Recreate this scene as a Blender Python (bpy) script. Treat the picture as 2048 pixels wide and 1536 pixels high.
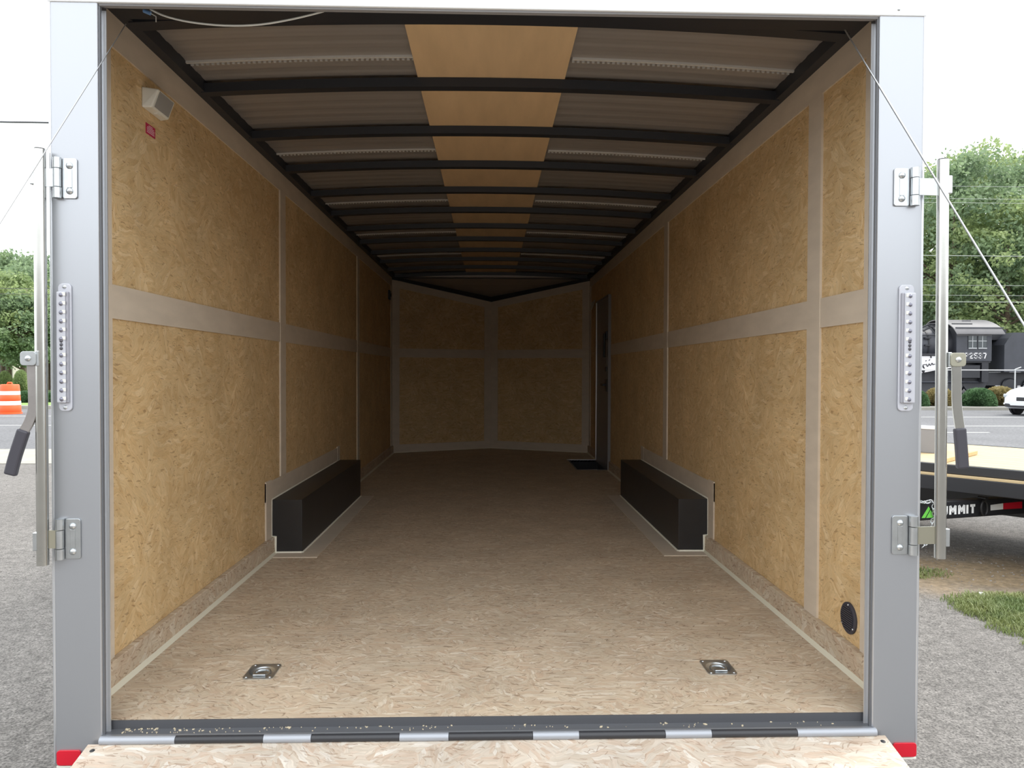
import bpy, bmesh, math, random
import numpy as np
from mathutils import Vector, Matrix

for o in list(bpy.data.objects):
    bpy.data.objects.remove(o, do_unlink=True)
scn = bpy.context.scene
COL = scn.collection
PI = math.pi

# ---------------------------------------------------------------- camera
FL = 0.50                                   # trailer floor above the ground
FPX = 1487.4
CAM = Vector((-0.0097, -2.2224, FL + 1.0244))
YAW, PITCH, ROLL = 0.0292, -0.01768, 0.00296
_f = Vector((math.sin(YAW)*math.cos(PITCH), math.cos(YAW)*math.cos(PITCH), math.sin(PITCH)))
_r0 = Vector((math.cos(YAW), -math.sin(YAW), 0))
_u0 = _r0.cross(_f)
_r = math.cos(ROLL)*_r0 + math.sin(ROLL)*_u0
_u = -math.sin(ROLL)*_r0 + math.cos(ROLL)*_u0
cd = bpy.data.cameras.new('camera')
cd.sensor_fit = 'HORIZONTAL'; cd.sensor_width = 36.0
cd.lens = FPX/2048*36.0
cd.clip_start = 0.05; cd.clip_end = 600
cam = bpy.data.objects.new('camera', cd); COL.objects.link(cam)
M = Matrix.Identity(4)
for i in range(3):
    M[i][0] = _r[i]; M[i][1] = _u[i]; M[i][2] = -_f[i]; M[i][3] = CAM[i]
cam.matrix_world = M
scn.camera = cam

def ray(px, py):
    return _f + _r*((px-1024)/FPX) - _u*((py-768)/FPX)
def at(ax, val, px, py):
    d = ray(px, py); t = (val-CAM[ax])/d[ax]
    return CAM + d*t
def at_y(px, py, y): return at(1, y, px, py)
def at_x(px, py, x): return at(0, x, px, py)
def at_z(px, py, z=0.0): return at(2, z, px, py)

# ---------------------------------------------------------------- light
world = bpy.data.worlds.new('overcast_sky'); scn.world = world
world.use_nodes = True
wn = world.node_tree.nodes; wl = world.node_tree.links
bg = wn['Background']
bg.inputs['Color'].default_value = (0.94, 0.975, 1.0, 1)
bg.inputs['Strength'].default_value = 2.0
sd = bpy.data.lights.new('hazy_sun', 'SUN')
sd.energy = 2.1; sd.angle = math.radians(18); sd.color = (1.0, 0.965, 0.91)
sun = bpy.data.objects.new('hazy_sun', sd); COL.objects.link(sun)
sun.rotation_euler = Vector((-0.78, -0.30, -0.95)).to_track_quat('-Z', 'Y').to_euler()
sun.location = (20, 8, 25)
vs = scn.view_settings
scn.display_settings.display_device = 'sRGB'
vs.view_transform = 'Standard'; vs.look = 'None'; vs.gamma = 1.0
vs.use_curve_mapping = False
vs.exposure = 0.40

# ---------------------------------------------------------------- materials
def srgb(r, g, b):
    def c(v):
        v /= 255.0
        return v/12.92 if v <= 0.04045 else ((v+0.055)/1.055)**2.4
    return (c(r), c(g), c(b))
MATS = {}
def N(nt, typ, **kw):
    n = nt.nodes.new(typ)
    for k, v in kw.items():
        setattr(n, k, v)
    return n
def ramp(nt, stops, interp='LINEAR'):
    n = nt.nodes.new('ShaderNodeValToRGB')
    cr = n.color_ramp; cr.interpolation = interp
    while len(cr.elements) < len(stops): cr.elements.new(0.5)
    for e, (p, c) in zip(cr.elements, stops):
        e.position = p
        e.color = (*c, 1) if hasattr(c, '__len__') else (c, c, c, 1)
    return n
def mixc(nt, mode, fac, a, b):
    n = nt.nodes.new('ShaderNodeMix'); n.data_type = 'RGBA'; n.blend_type = mode
    for sock, v in ((0, fac), (6, a), (7, b)):
        if hasattr(v, 'is_linked'): nt.links.new(v, n.inputs[sock])
        elif hasattr(v, '__len__'): n.inputs[sock].default_value = (*v[:3], 1)
        else: n.inputs[sock].default_value = v
    return n.outputs[2]
def coords(nt, scale=(1, 1, 1), rot=(0, 0, 0), loc=(0, 0, 0), src=None):
    if src is None:
        src = nt.nodes.new('ShaderNodeNewGeometry').outputs['Position'] if False else nt.nodes.new('ShaderNodeTexCoord').outputs['Object']
    m = nt.nodes.new('ShaderNodeMapping')
    m.inputs['Scale'].default_value = scale; m.inputs['Rotation'].default_value = rot; m.inputs['Location'].default_value = loc
    nt.links.new(src, m.inputs['Vector'])
    return m.outputs['Vector']
def noise(nt, vec, scale, detail=4, rough=0.55, dist=0.0):
    n = nt.nodes.new('ShaderNodeTexNoise')
    n.inputs['Scale'].default_value = scale; n.inputs['Detail'].default_value = detail
    n.inputs['Roughness'].default_value = rough; n.inputs['Distortion'].default_value = dist
    nt.links.new(vec, n.inputs['Vector'])
    return n.outputs['Fac']
def new_mat(name):
    m = bpy.data.materials.new(name); m.use_nodes = True
    MATS[name] = m
    return m, m.node_tree, m.node_tree.nodes['Principled BSDF']
def mat(name, col, rough=0.5, metal=0.0, var=0.0, vscale=20.0, bump=0.0, spec=0.5, stretch=(1, 1, 1), trans=0.0):
    m, nt, b = new_mat(name)
    b.inputs['Roughness'].default_value = rough; b.inputs['Metallic'].default_value = metal
    b.inputs['Specular IOR Level'].default_value = spec
    if trans: b.inputs['Transmission Weight'].default_value = trans
    if var or bump:
        v = coords(nt, stretch)
        f = noise(nt, v, vscale)
        if var:
            lo = tuple(c*(1-var) for c in col); hi = tuple(min(1, c*(1+var)) for c in col)
            r = ramp(nt, [(0.3, lo), (0.7, hi)]); nt.links.new(f, r.inputs[0])
            nt.links.new(r.outputs[0], b.inputs['Base Color'])
        else:
            b.inputs['Base Color'].default_value = (*col, 1)
        if bump:
            bp = N(nt, 'ShaderNodeBump'); bp.inputs['Strength'].default_value = bump; bp.inputs['Distance'].default_value = 0.01
            nt.links.new(f, bp.inputs['Height']); nt.links.new(bp.outputs[0], b.inputs['Normal'])
    else:
        b.inputs['Base Color'].default_value = (*col, 1)
    return m

def osb(name, axes, pal, fleck, long_u=1.0, rough=0.6, flake=26.0, tilt=0.0, fk=1.0, fs=0.5):
    """oriented strand board. axes: which object axes are (u, v)."""
    m, nt, b = new_mat(name)
    tc = nt.nodes.new('ShaderNodeTexCoord')
    sx = nt.nodes.new('ShaderNodeSeparateXYZ'); nt.links.new(tc.outputs['Object'], sx.inputs[0])
    cx = nt.nodes.new('ShaderNodeCombineXYZ')
    nt.links.new(sx.outputs[axes[0]], cx.inputs[0]); nt.links.new(sx.outputs[axes[1]], cx.inputs[1])
    uv = cx.outputs[0]
    # gently warped so that flakes do not line up
    wn_ = nt.nodes.new('ShaderNodeTexNoise'); wn_.inputs['Scale'].default_value = 11.0; wn_.inputs['Detail'].default_value = 5
    nt.links.new(uv, wn_.inputs['Vector'])
    vm = nt.nodes.new('ShaderNodeVectorMath'); vm.operation = 'MULTIPLY_ADD'
    nt.links.new(wn_.outputs['Color'], vm.inputs[0]); vm.inputs[1].default_value = (0.05, 0.05, 0); nt.links.new(uv, vm.inputs[2])
    uvw = vm.outputs[0]
    layers = []
    for k, (a, st) in enumerate(((tilt, 3.6), (tilt+0.75, 2.8), (tilt-0.65, 2.8), (tilt+1.5, 2.2))):
        mp = nt.nodes.new('ShaderNodeMapping'); mp.vector_type = 'POINT'
        mp.inputs['Rotation'].default_value = (0, 0, a); mp.inputs['Location'].default_value = (k*3.1, k*1.7, 0)
        nt.links.new(uvw, mp.inputs['Vector'])
        m2 = nt.nodes.new('ShaderNodeMapping'); m2.inputs['Scale'].default_value = (1.0/(long_u if k == 0 else 1), st, 1)
        nt.links.new(mp.outputs[0], m2.inputs['Vector'])
        vo = nt.nodes.new('ShaderNodeTexVoronoi'); vo.voronoi_dimensions = '2D'; vo.inputs['Scale'].default_value = flake*(1+0.15*k)
        nt.links.new(m2.outputs[0], vo.inputs['Vector'])
        sp = nt.nodes.new('ShaderNodeSeparateColor'); nt.links.new(vo.outputs['Color'], sp.inputs[0])
        # grain inside the flakes
        g = nt.nodes.new('ShaderNodeTexNoise'); g.inputs['Scale'].default_value = 60; g.inputs['Detail'].default_value = 3
        m3 = nt.nodes.new('ShaderNodeMapping'); m3.inputs['Scale'].default_value = (0.35, 3.2, 1)
        nt.links.new(mp.outputs[0], m3.inputs['Vector']); nt.links.new(m3.outputs[0], g.inputs['Vector'])
        layers.append((sp, g))
    # choose a layer by the random value of the first, big cells
    pick = nt.nodes.new('ShaderNodeTexVoronoi'); pick.voronoi_dimensions = '2D'; pick.inputs['Scale'].default_value = flake*0.62
    nt.links.new(uvw, pick.inputs['Vector'])
    ps = nt.nodes.new('ShaderNodeSeparateColor'); nt.links.new(pick.outputs['Color'], ps.inputs[0])
    val = layers[0][0].outputs[0]; gr = layers[0][1].outputs['Fac']
    for k, th in ((1, 0.42), (2, 0.64), (3, 0.86)):
        gt = nt.nodes.new('ShaderNodeMath'); gt.operation = 'GREATER_THAN'; gt.inputs[1].default_value = th
        nt.links.new(ps.outputs[0], gt.inputs[0])
        for which in (0, 1):
            mx = nt.nodes.new('ShaderNodeMix'); mx.data_type = 'FLOAT'
            nt.links.new(gt.outputs[0], mx.inputs[0])
            nt.links.new(val if which == 0 else gr, mx.inputs[2])
            nt.links.new(layers[k][0].outputs[0] if which == 0 else layers[k][1].outputs['Fac'], mx.inputs[3])
            if which == 0: val = mx.outputs[0]
            else: gr = mx.outputs[0]
    n = len(pal)
    r = ramp(nt, [(i/(n-1), c) for i, c in enumerate(pal)]); nt.links.new(val, r.inputs[0])
    gm = ramp(nt, [(0.3, 0.87), (0.7, 1.08)]); nt.links.new(gr, gm.inputs[0])
    col = mixc(nt, 'MULTIPLY', 1.0, r.outputs[0], gm.outputs[0])
    # broad tonal drift
    d = noise(nt, uv, 4.0, 4); dr = ramp(nt, [(0.3, 0.86), (0.7, 1.07)]); nt.links.new(d, dr.inputs[0])
    col = mixc(nt, 'MULTIPLY', 1.0, col, dr.outputs[0])
    # small dark bark flecks
    for k, (a, sc, th) in enumerate(((tilt+0.1, 24, 0.040), (tilt-0.9, 30, 0.030), (tilt+0.9, 36, 0.030), (tilt+0.2, 52, 0.05))):
        mp = nt.nodes.new('ShaderNodeMapping'); mp.inputs['Rotation'].default_value = (0, 0, a); mp.inputs['Location'].default_value = (k*5, 2, 0)
        nt.links.new(uvw, mp.inputs['Vector'])
        m2 = nt.nodes.new('ShaderNodeMapping'); m2.inputs['Scale'].default_value = (0.45, 2.6, 1); nt.links.new(mp.outputs[0], m2.inputs['Vector'])
        vo = nt.nodes.new('ShaderNodeTexVoronoi'); vo.voronoi_dimensions = '2D'; vo.inputs['Scale'].default_value = sc
        nt.links.new(m2.outputs[0], vo.inputs['Vector'])
        sp = nt.nodes.new('ShaderNodeSeparateColor'); nt.links.new(vo.outputs['Color'], sp.inputs[0])
        t = nt.nodes.new('ShaderNodeMath'); t.operation = 'MULTIPLY'; nt.links.new(sp.outputs[1], t.inputs[0]); t.inputs[1].default_value = th*4.5*fk
        lt = nt.nodes.new('ShaderNodeMath'); lt.operation = 'LESS_THAN'; nt.links.new(vo.outputs['Distance'], lt.inputs[0]); nt.links.new(t.outputs[0], lt.inputs[1])
        g2 = nt.nodes.new('ShaderNodeMath'); g2.operation = 'GREATER_THAN'; nt.links.new(sp.outputs[2], g2.inputs[0]); g2.inputs[1].default_value = 0.62
        mm = nt.nodes.new('ShaderNodeMath'); mm.operation = 'MULTIPLY'; nt.links.new(lt.outputs[0], mm.inputs[0]); nt.links.new(g2.outputs[0], mm.inputs[1])
        m4 = nt.nodes.new('ShaderNodeMath'); m4.operation = 'MULTIPLY'; nt.links.new(mm.outputs[0], m4.inputs[0]); m4.inputs[1].default_value = fs
        col = mixc(nt, 'MIX', m4.outputs[0], col, fleck)
    nt.links.new(col, b.inputs['Base Color'])
    b.inputs['Roughness'].default_value = rough; b.inputs['Specular IOR Level'].default_value = 0.35
    bp = N(nt, 'ShaderNodeBump'); bp.inputs['Strength'].default_value = 0.12; bp.inputs['Distance'].default_value = 0.002
    nt.links.new(val, bp.inputs['Height']); nt.links.new(bp.outputs[0], b.inputs['Normal'])
    return m

PALW = [srgb(206, 172, 124), srgb(215, 184, 137), srgb(219, 190, 144), srgb(212, 179, 131), srgb(227, 200, 157)]
PALF = [srgb(188, 167, 144), srgb(196, 178, 155), srgb(202, 186, 164), srgb(194, 171, 147), srgb(199, 182, 158), srgb(213, 200, 181)]
PALR = [srgb(185, 165, 146), srgb(194, 181, 165), srgb(201, 189, 174), srgb(192, 171, 152), srgb(198, 185, 170), srgb(212, 204, 193)]
osb('osb_side', (1, 2), PALW, srgb(116, 80, 46), flake=17, fk=1.05, fs=0.42)
osb('osb_nose', (0, 2), PALW, srgb(112, 78, 44), flake=17)
osb('osb_floor', (0, 1), PALF, srgb(104, 78, 54), long_u=2.2, flake=27, fk=1.3, fs=0.5)
osb('osb_base', (1, 2), PALF, srgb(120, 86, 58), flake=18, fk=1.4)
osb('osb_ramp', (0, 1), PALR, srgb(130, 100, 76), long_u=1.5, flake=25, fk=1.3, fs=0.45)
mat('strip', srgb(206, 192, 174), 0.6, var=0.06, vscale=6, stretch=(1, 1, 3))
mat('luan', srgb(214, 184, 144), 0.55, var=0.08, vscale=3, stretch=(4, 0.7, 1))
mat('roof_metal', srgb(164, 158, 153), 0.42, 0.4, var=0.07, vscale=2.0, stretch=(0.3, 6, 1))
mat('bow_steel', (0.018, 0.020, 0.026), 0.45, 0.0, spec=0.5)
mat('seam_caulk', srgb(198, 196, 192), 0.5)
mat('caulk', srgb(216, 210, 190), 0.5)
mat('caulk_white', srgb(240, 237, 222), 0.5)
mat('grey_paint', (0.43, 0.445, 0.475), 0.34, 0.75)
mat('grey_paint_edge', (0.60, 0.615, 0.64), 0.3, 0.75)
mat('grey_paint_dark', (0.135, 0.14, 0.152), 0.42, 0.3)
mat('floor_edge', (0.085, 0.087, 0.096), 0.45, 0.2)
mat('hinge_grey', (0.36, 0.38, 0.42), 0.4, 0.3)
mat('hinge_black', (0.03, 0.031, 0.036), 0.4)
mat('rubber', (0.02, 0.02, 0.022), 0.6)
mat('seal_grey', (0.24, 0.235, 0.24), 0.5)
mat('white_paint', (0.80, 0.81, 0.82), 0.35)
mat('alu_trim', (0.75, 0.76, 0.78), 0.3, 0.7)
mat('zinc', (0.52, 0.545, 0.56), 0.28, 0.9, var=0.08, vscale=30)
mat('zinc_yellow', (0.42, 0.41, 0.33), 0.3, 0.85)
mat('galv_pipe', (0.48, 0.48, 0.455), 0.2, 0.95, var=0.06, vscale=14)
mat('bare_steel', (0.33, 0.31, 0.30), 0.35, 0.8, var=0.12, vscale=20)
mat('grip', (0.045, 0.043, 0.055), 0.55)
mat('black_steel', (0.020, 0.019, 0.020), 0.42, 0.0, var=0.2, vscale=6)
mat('black_gloss', (0.018, 0.018, 0.021), 0.3)
mat('red_plastic', srgb(205, 20, 44), 0.3)
mat('red_label', srgb(190, 40, 80), 0.5)
mat('label_print', srgb(235, 200, 212), 0.5)
mat('white_plastic', srgb(226, 224, 214), 0.4)
mat('grille_grey', srgb(150, 147, 142), 0.6)
mat('lens_clear', (0.50, 0.51, 0.56), 0.12, 0.0, spec=0.8)
mat('lens_side', (0.36, 0.36, 0.40), 0.2, 0.3)
mat('led', (0.22, 0.22, 0.27), 0.12, 0.6)
mat('led_dark', (0.07, 0.07, 0.085), 0.2)
mat('cable', (0.5, 0.51, 0.52), 0.3, 0.85)
mat('white_wire', (0.75, 0.76, 0.72), 0.4)
mat('blue_plastic', srgb(110, 150, 200), 0.4)
mat('door_grey', (0.20, 0.20, 0.215), 0.4)
mat('dark_latch', (0.02, 0.02, 0.022), 0.4)
mat('dust', srgb(206, 192, 164), 0.8)
mat('concrete', srgb(150, 147, 138), 0.85, var=0.08, vscale=4)
mat('road_paint', srgb(186, 186, 182), 0.7)
mat('wood_deck', srgb(186, 164, 126), 0.65, var=0.12, vscale=5, stretch=(1, 8, 8))
mat('wood_stick', srgb(200, 160, 112), 0.65, var=0.1, vscale=10)
mat('green_vinyl', srgb(110, 200, 80), 0.4)
mat('white_vinyl', srgb(240, 240, 240), 0.4)
mat('orange_plastic', srgb(250, 92, 40), 0.5)
mat('loco_black', (0.02, 0.021, 0.027), 0.5, var=0.25, vscale=1.2)
mat('loco_grey', (0.045, 0.048, 0.06), 0.5, var=0.15, vscale=1.5)
mat('loco_roof', (0.15, 0.145, 0.15), 0.55, var=0.12, vscale=1.0)
mat('loco_white', srgb(226, 224, 226), 0.5)
mat('loco_sash', (0.42, 0.43, 0.44), 0.5)
mat('pane', (0.03, 0.04, 0.045), 0.08)
mat('car_white', (0.82, 0.84, 0.87), 0.18)
mat('car_glass', (0.02, 0.025, 0.03), 0.05)
mat('car_dark', (0.02, 0.02, 0.024), 0.35)
mat('tyre', (0.022, 0.022, 0.024), 0.7)
mat('lamp_glass', (0.55, 0.6, 0.66), 0.08, 0.4)
mat('house_wall', srgb(232, 226, 214), 0.8)
mat('shade_building_wall', srgb(158, 152, 146), 0.8)  # walls of the added, unseen building that holds low light off the nose
mat('house_roof', srgb(120, 112, 106), 0.8)
mat('bark', srgb(92, 78, 66), 0.9, var=0.2, vscale=8)
mat('pole_wood', srgb(140, 128, 116), 0.9, var=0.1, vscale=6)
mat('wire_light', srgb(150, 156, 150), 0.5)
mat('wire_dark', (0.05, 0.05, 0.06), 0.5)
mat('fence_pipe', (0.55, 0.56, 0.57), 0.4, 0.5)
mat('litter', srgb(242, 242, 240), 0.6)
mat('stone', srgb(124, 120, 116), 0.9, var=0.5, vscale=9)

def leafmat(name, a, b_, tr=0.35, sc=0.9):
    m, nt, b = new_mat(name)
    v = coords(nt)
    f = noise(nt, v, sc, 3); f2 = noise(nt, v, sc*14, 2)
    r = ramp(nt, [(0.32, a), (0.68, b_)]); nt.links.new(f, r.inputs[0])
    r2 = ramp(nt, [(0.3, 0.72), (0.7, 1.25)]); nt.links.new(f2, r2.inputs[0])
    c = mixc(nt, 'MULTIPLY', 1.0, r.outputs[0], r2.outputs[0])
    nt.links.new(c, b.inputs['Base Color']); b.inputs['Roughness'].default_value = 0.55
    t = N(nt, 'ShaderNodeBsdfTranslucent'); nt.links.new(c, t.inputs[0])
    mx = N(nt, 'ShaderNodeMixShader'); mx.inputs[0].default_value = tr
    nt.links.new(b.outputs[0], mx.inputs[1]); nt.links.new(t.outputs[0], mx.inputs[2])
    nt.links.new(mx.outputs[0], nt.nodes['Material Output'].inputs[0])
    return m
leafmat('leaf_mid', srgb(124, 144, 98), srgb(170, 184, 128), 0.5)
leafmat('leaf_dark', srgb(106, 128, 100), srgb(146, 166, 124), 0.5)
leafmat('leaf_bush', srgb(70, 100, 66), srgb(98, 130, 88), 0.25, 2.5)
leafmat('leaf_gold', srgb(124, 114, 74), srgb(164, 150, 104), 0.3, 2.5)
leafmat('grass_blade', srgb(98, 118, 66), srgb(144, 150, 98), 0.3, 3.0)
mat('lawn', srgb(116, 142, 72), 0.9, var=0.15, vscale=0.8)

def ground_mat(name, a, b_, dirt=None, fine=160.0, bump=0.6):
    m, nt, b = new_mat(name)
    v = coords(nt)
    n1 = noise(nt, v, fine, 4, 0.7); n2 = noise(nt, v, fine*0.28, 3, 0.6); n3 = noise(nt, v, 0.6, 3)
    r = ramp(nt, [(0.34, a), (0.66, b_)]); nt.links.new(n1, r.inputs[0])
    k2 = ramp(nt, [(0.3, 0.66), (0.7, 1.22)]); nt.links.new(n2, k2.inputs[0])
    k3 = ramp(nt, [(0.3, 0.9), (0.7, 1.08)]); nt.links.new(n3, k3.inputs[0])
    c = mixc(nt, 'MULTIPLY', 1.0, r.outputs[0], k2.outputs[0]); c = mixc(nt, 'MULTIPLY', 1.0, c, k3.outputs[0])
    if dirt:
        sx = N(nt, 'ShaderNodeSeparateXYZ'); nt.links.new(v, sx.inputs[0])
        (cx, cy, rx, ry, dc) = dirt
        mp = coords(nt, (1/rx, 1/ry, 0), (0, 0, 0), (-cx/rx, -cy/ry, 0), v)
        ln = N(nt, 'ShaderNodeVectorMath', operation='LENGTH'); nt.links.new(mp, ln.inputs[0])
        nn = noise(nt, v, 2.6, 4); ad = N(nt, 'ShaderNodeMath', operation='ADD'); nt.links.new(ln.outputs['Value'], ad.inputs[0]); nt.links.new(nn, ad.inputs[1])
        rr = ramp(nt, [(0.55, 1.0), (1.0, 0.0)])
        sb = N(nt, 'ShaderNodeMath', operation='MULTIPLY'); nt.links.new(ad.outputs[0], sb.inputs[0]); sb.inputs[1].default_value = 0.62
        nt.links.new(sb.outputs[0], rr.inputs[0])
        dcol = mixc(nt, 'MULTIPLY', 1.0, dc, k2.outputs[0])
        c = mixc(nt, 'MIX', rr.outputs[0], c, dcol)
    nt.links.new(c, b.inputs['Base Color']); b.inputs['Roughness'].default_value = 0.95
    b.inputs['Specular IOR Level'].default_value = 0.2
    bp = N(nt, 'ShaderNodeBump'); bp.inputs['Strength'].default_value = bump; bp.inputs['Distance'].default_value = 0.01
    nt.links.new(n2, bp.inputs['Height']); nt.links.new(bp.outputs[0], b.inputs['Normal'])
    return m
ground_mat('lot', srgb(74, 71, 70), srgb(142, 138, 133), dirt=(3.75-10, 3.25+15.025, 1.1, 0.75, srgb(132, 115, 92)), fine=90)
ground_mat('asphalt', srgb(100, 100, 102), srgb(124, 124, 126), fine=60, bump=0.2)

# ---------------------------------------------------------------- mesh builder
ORG = {}
class MB:
    def __init__(s): s.v = []; s.f = []
    def add(s, vs, fs):
        n = len(s.v); s.v += [tuple(v) for v in vs]; s.f += [tuple(i+n for i in f) for f in fs]; return s
    def box(s, x0, x1, y0, y1, z0, z1):
        vs = [(x, y, z) for z in (z0, z1) for y in (y0, y1) for x in (x0, x1)]
        return s.add(vs, [(0, 2, 3, 1), (4, 5, 7, 6), (0, 1, 5, 4), (2, 6, 7, 3), (0, 4, 6, 2), (1, 3, 7, 5)])
    def prism(s, poly, d):
        """closed 3-D polygon extruded by the vector d"""
        n = len(poly); d = Vector(d)
        vs = [Vector(p) for p in poly] + [Vector(p)+d for p in poly]
        fs = [tuple(range(n-1, -1, -1)), tuple(range(n, 2*n))] + [(i, (i+1) % n, n+(i+1) % n, n+i) for i in range(n)]
        return s.add(vs, fs)
    def tube(s, path, r, n=8, cap=True, closed=False):
        path = [Vector(p) for p in path]; k = len(path); vs = []; fs = []
        rs = r if hasattr(r, '__len__') else [r]*k
        prev = None
        for i, p in enumerate(path):
            if closed: t = path[(i+1) % k]-path[i-1]
            else: t = path[min(i+1, k-1)]-path[max(i-1, 0)]
            t.normalize()
            if prev is None:
                a = Vector((0, 0, 1)) if abs(t.z) < 0.9 else Vector((1, 0, 0))
                e = t.cross(a).normalized()
            else:
                e = (prev-t*prev.dot(t)).normalized()
            prev = e; g = t.cross(e)
            for j in range(n):
                q = 2*PI*j/n; vs.append(p+(e*math.cos(q)+g*math.sin(q))*rs[i])
        for i in range(k if closed else k-1):
            i2 = (i+1) % k
            for j in range(n):
                j2 = (j+1) % n; fs.append((i*n+j, i*n+j2, i2*n+j2, i2*n+j))
        if cap and not closed:
            fs.append(tuple(range(n-1, -1, -1))); fs.append(tuple((k-1)*n+j for j in range(n)))
        return s.add(vs, fs)
    def lathe(s, prof, c=(0, 0, 0), n=24, axis='z'):
        vs = []; fs = []; m = len(prof)
        for (r, h) in prof:
            for j in range(n):
                q = 2*PI*j/n; a, b_ = r*math.cos(q), r*math.sin(q)
                p = (a, b_, h) if axis == 'z' else ((a, h, b_) if axis == 'y' else (h, a, b_))
                vs.append((p[0]+c[0], p[1]+c[1], p[2]+c[2]))
        for i in range(m-1):
            for j in range(n):
                j2 = (j+1) % n; fs.append((i*n+j, i*n+j2, (i+1)*n+j2, (i+1)*n+j))
        fs.append(tuple(range(n-1, -1, -1))); fs.append(tuple((m-1)*n+j for j in range(n)))
        return s.add(vs, fs)
    def dome(s, c, r, h, axis=(0, -1, 0), n=10, m=3):
        ax = Vector(axis).normalized(); a = Vector((0, 0, 1)) if abs(ax.z) < .9 else Vector((1, 0, 0))
        e = ax.cross(a).normalized(); g = ax.cross(e); c = Vector(c); vs = []; fs = []
        for i in range(m):
            q = i/m*PI/2
            for j in range(n):
                w_ = 2*PI*j/n; vs.append(c+(e*math.cos(w_)+g*math.sin(w_))*r*math.cos(q)+ax*h*math.sin(q))
        vs.append(c+ax*h)
        for i in range(m-1):
            for j in range(n): fs.append((i*n+j, i*n+(j+1) % n, (i+1)*n+(j+1) % n, (i+1)*n+j))
        for j in range(n): fs.append(((m-1)*n+j, (m-1)*n+(j+1) % n, m*n))
        fs.append(tuple(range(n-1, -1, -1)))
        return s.add(vs, fs)
    def build(s, name, material, parent=None, smooth=False, bevel=0.0, local=False, seg=2):
        if parent is not None and parent in ORG and not local:
            o0 = ORG[parent]
        elif local or parent is not None:
            o0 = Vector((0, 0, 0))
        else:
            a = np.array(s.v); lo = a.min(0); hi = a.max(0)
            o0 = Vector(((lo[0]+hi[0])/2, (lo[1]+hi[1])/2, lo[2]))
        me = bpy.data.meshes.new(name)
        me.from_pydata([(v[0]-o0[0], v[1]-o0[1], v[2]-o0[2]) for v in s.v], [], s.f)
        bm = bmesh.new(); bm.from_mesh(me); bmesh.ops.recalc_face_normals(bm, faces=bm.faces); bm.to_mesh(me); bm.free()
        me.materials.append(MATS[material])
        if smooth:
            me.polygons.foreach_set('use_smooth', [True]*len(me.polygons))
            me.set_sharp_from_angle(angle=math.radians(40))
        o = bpy.data.objects.new(name, me); COL.objects.link(o)
        if parent is not None: o.parent = parent
        else: o.location = o0
        ORG[o] = o0
        if bevel:
            md = o.modifiers.new('bevel', 'BEVEL'); md.width = bevel; md.segments = seg; md.limit_method = 'ANGLE'
        return o
def tag(o, label=None, cat=None, group=None, kind=None):
    if label: o['label'] = label
    if cat: o['category'] = cat
    if group: o['group'] = group
    if kind: o['kind'] = kind
    return o
def thing(name, label, cat, loc, rz=0.0, group=None):
    o = bpy.data.objects.new(name, None); COL.objects.link(o); o.empty_display_size = 0.1
    o.location = loc; o.rotation_euler = (0, 0, rz); ORG[o] = Vector(loc)
    return tag(o, label, cat, group)
def copy_tree(o, parent=None):
    c = o.copy(); COL.objects.link(c); c.parent = parent; ORG[c] = ORG.get(o, Vector((0, 0, 0)))
    for ch in list(o.children): copy_tree(ch, c)
    return c
def struct(o, label=None, cat=None):
    return tag(o, label, cat, kind='structure')
GLYPH = {
 'S': [[(1, .82), (.82, 1), (.18, 1), (0, .82), (0, .65), (.18, .52), (.82, .48), (1, .35), (1, .18), (.82, 0), (.18, 0), (0, .18)]],
 'U': [[(0, 1), (0, .18), (.18, 0), (.82, 0), (1, .18), (1, 1)]],
 'M': [[(0, 0), (0, 1)], [(0.05, 1), (.5, .35), (.95, 1)], [(1, 1), (1, 0)]],
 'I': [[(0, 0), (0, 1)]],
 'T': [[(0, 1), (1, 1)], [(.5, 1), (.5, 0)]],
 'P': [[(0, 0), (0, 1), (.8, 1), (1, .86), (1, .62), (.8, .47), (0, .47)]],
 '2': [[(0, .8), (.16, 1), (.84, 1), (1, .84), (1, .62), (0, .14), (0, 0), (1, 0)]],
 '5': [[(1, 1), (0, 1), (0, .56), (.8, .56), (1, .42), (1, .16), (.84, 0), (.16, 0), (0, .16)]],
 '3': [[(0, .84), (.16, 1), (.84, 1), (1, .84), (1, .64), (.84, .52), (.4, .52)], [(.84, .52), (1, .40), (1, .16), (.84, 0), (.16, 0), (0, .16)]],
 '7': [[(0, 1), (1, 1), (.4, 0)]],
}
def text_mesh(name, body, h, material, parent, mw, extrude=0.002, width=1.0, weight=0.2):
    """block lettering made of flat strokes; x right, y up, z out of the face"""
    adv = [0.42 if c == 'I' else (1.12 if c == 'M' else 0.86) for c in body]; tot = sum(adv)
    m = MB(); x = 0.0; t = h*weight
    for c, a in zip(body, adv):
        cw = width*a/tot; gw = cw*0.80-t if c != 'I' else 0.0; gx = x+cw*0.10+t/2
        for line in GLYPH[c]:
            P = [Vector((gx+q[0]*gw, t/2+q[1]*(h-t), 0)) for q in line]
            for p, q in zip(P, P[1:]):
                d = (q-p).normalized(); n = Vector((-d.y, d.x, 0))*t/2; e = d*t*0.38
                m.prism([p-e-n, q+e-n, q+e+n, p-e+n], (0, 0, extrude))
        x += cw
    for k, v in enumerate(m.v): m.v[k] = tuple(mw @ Vector(v))
    return m.build(name, material, parent, local=True)

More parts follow.
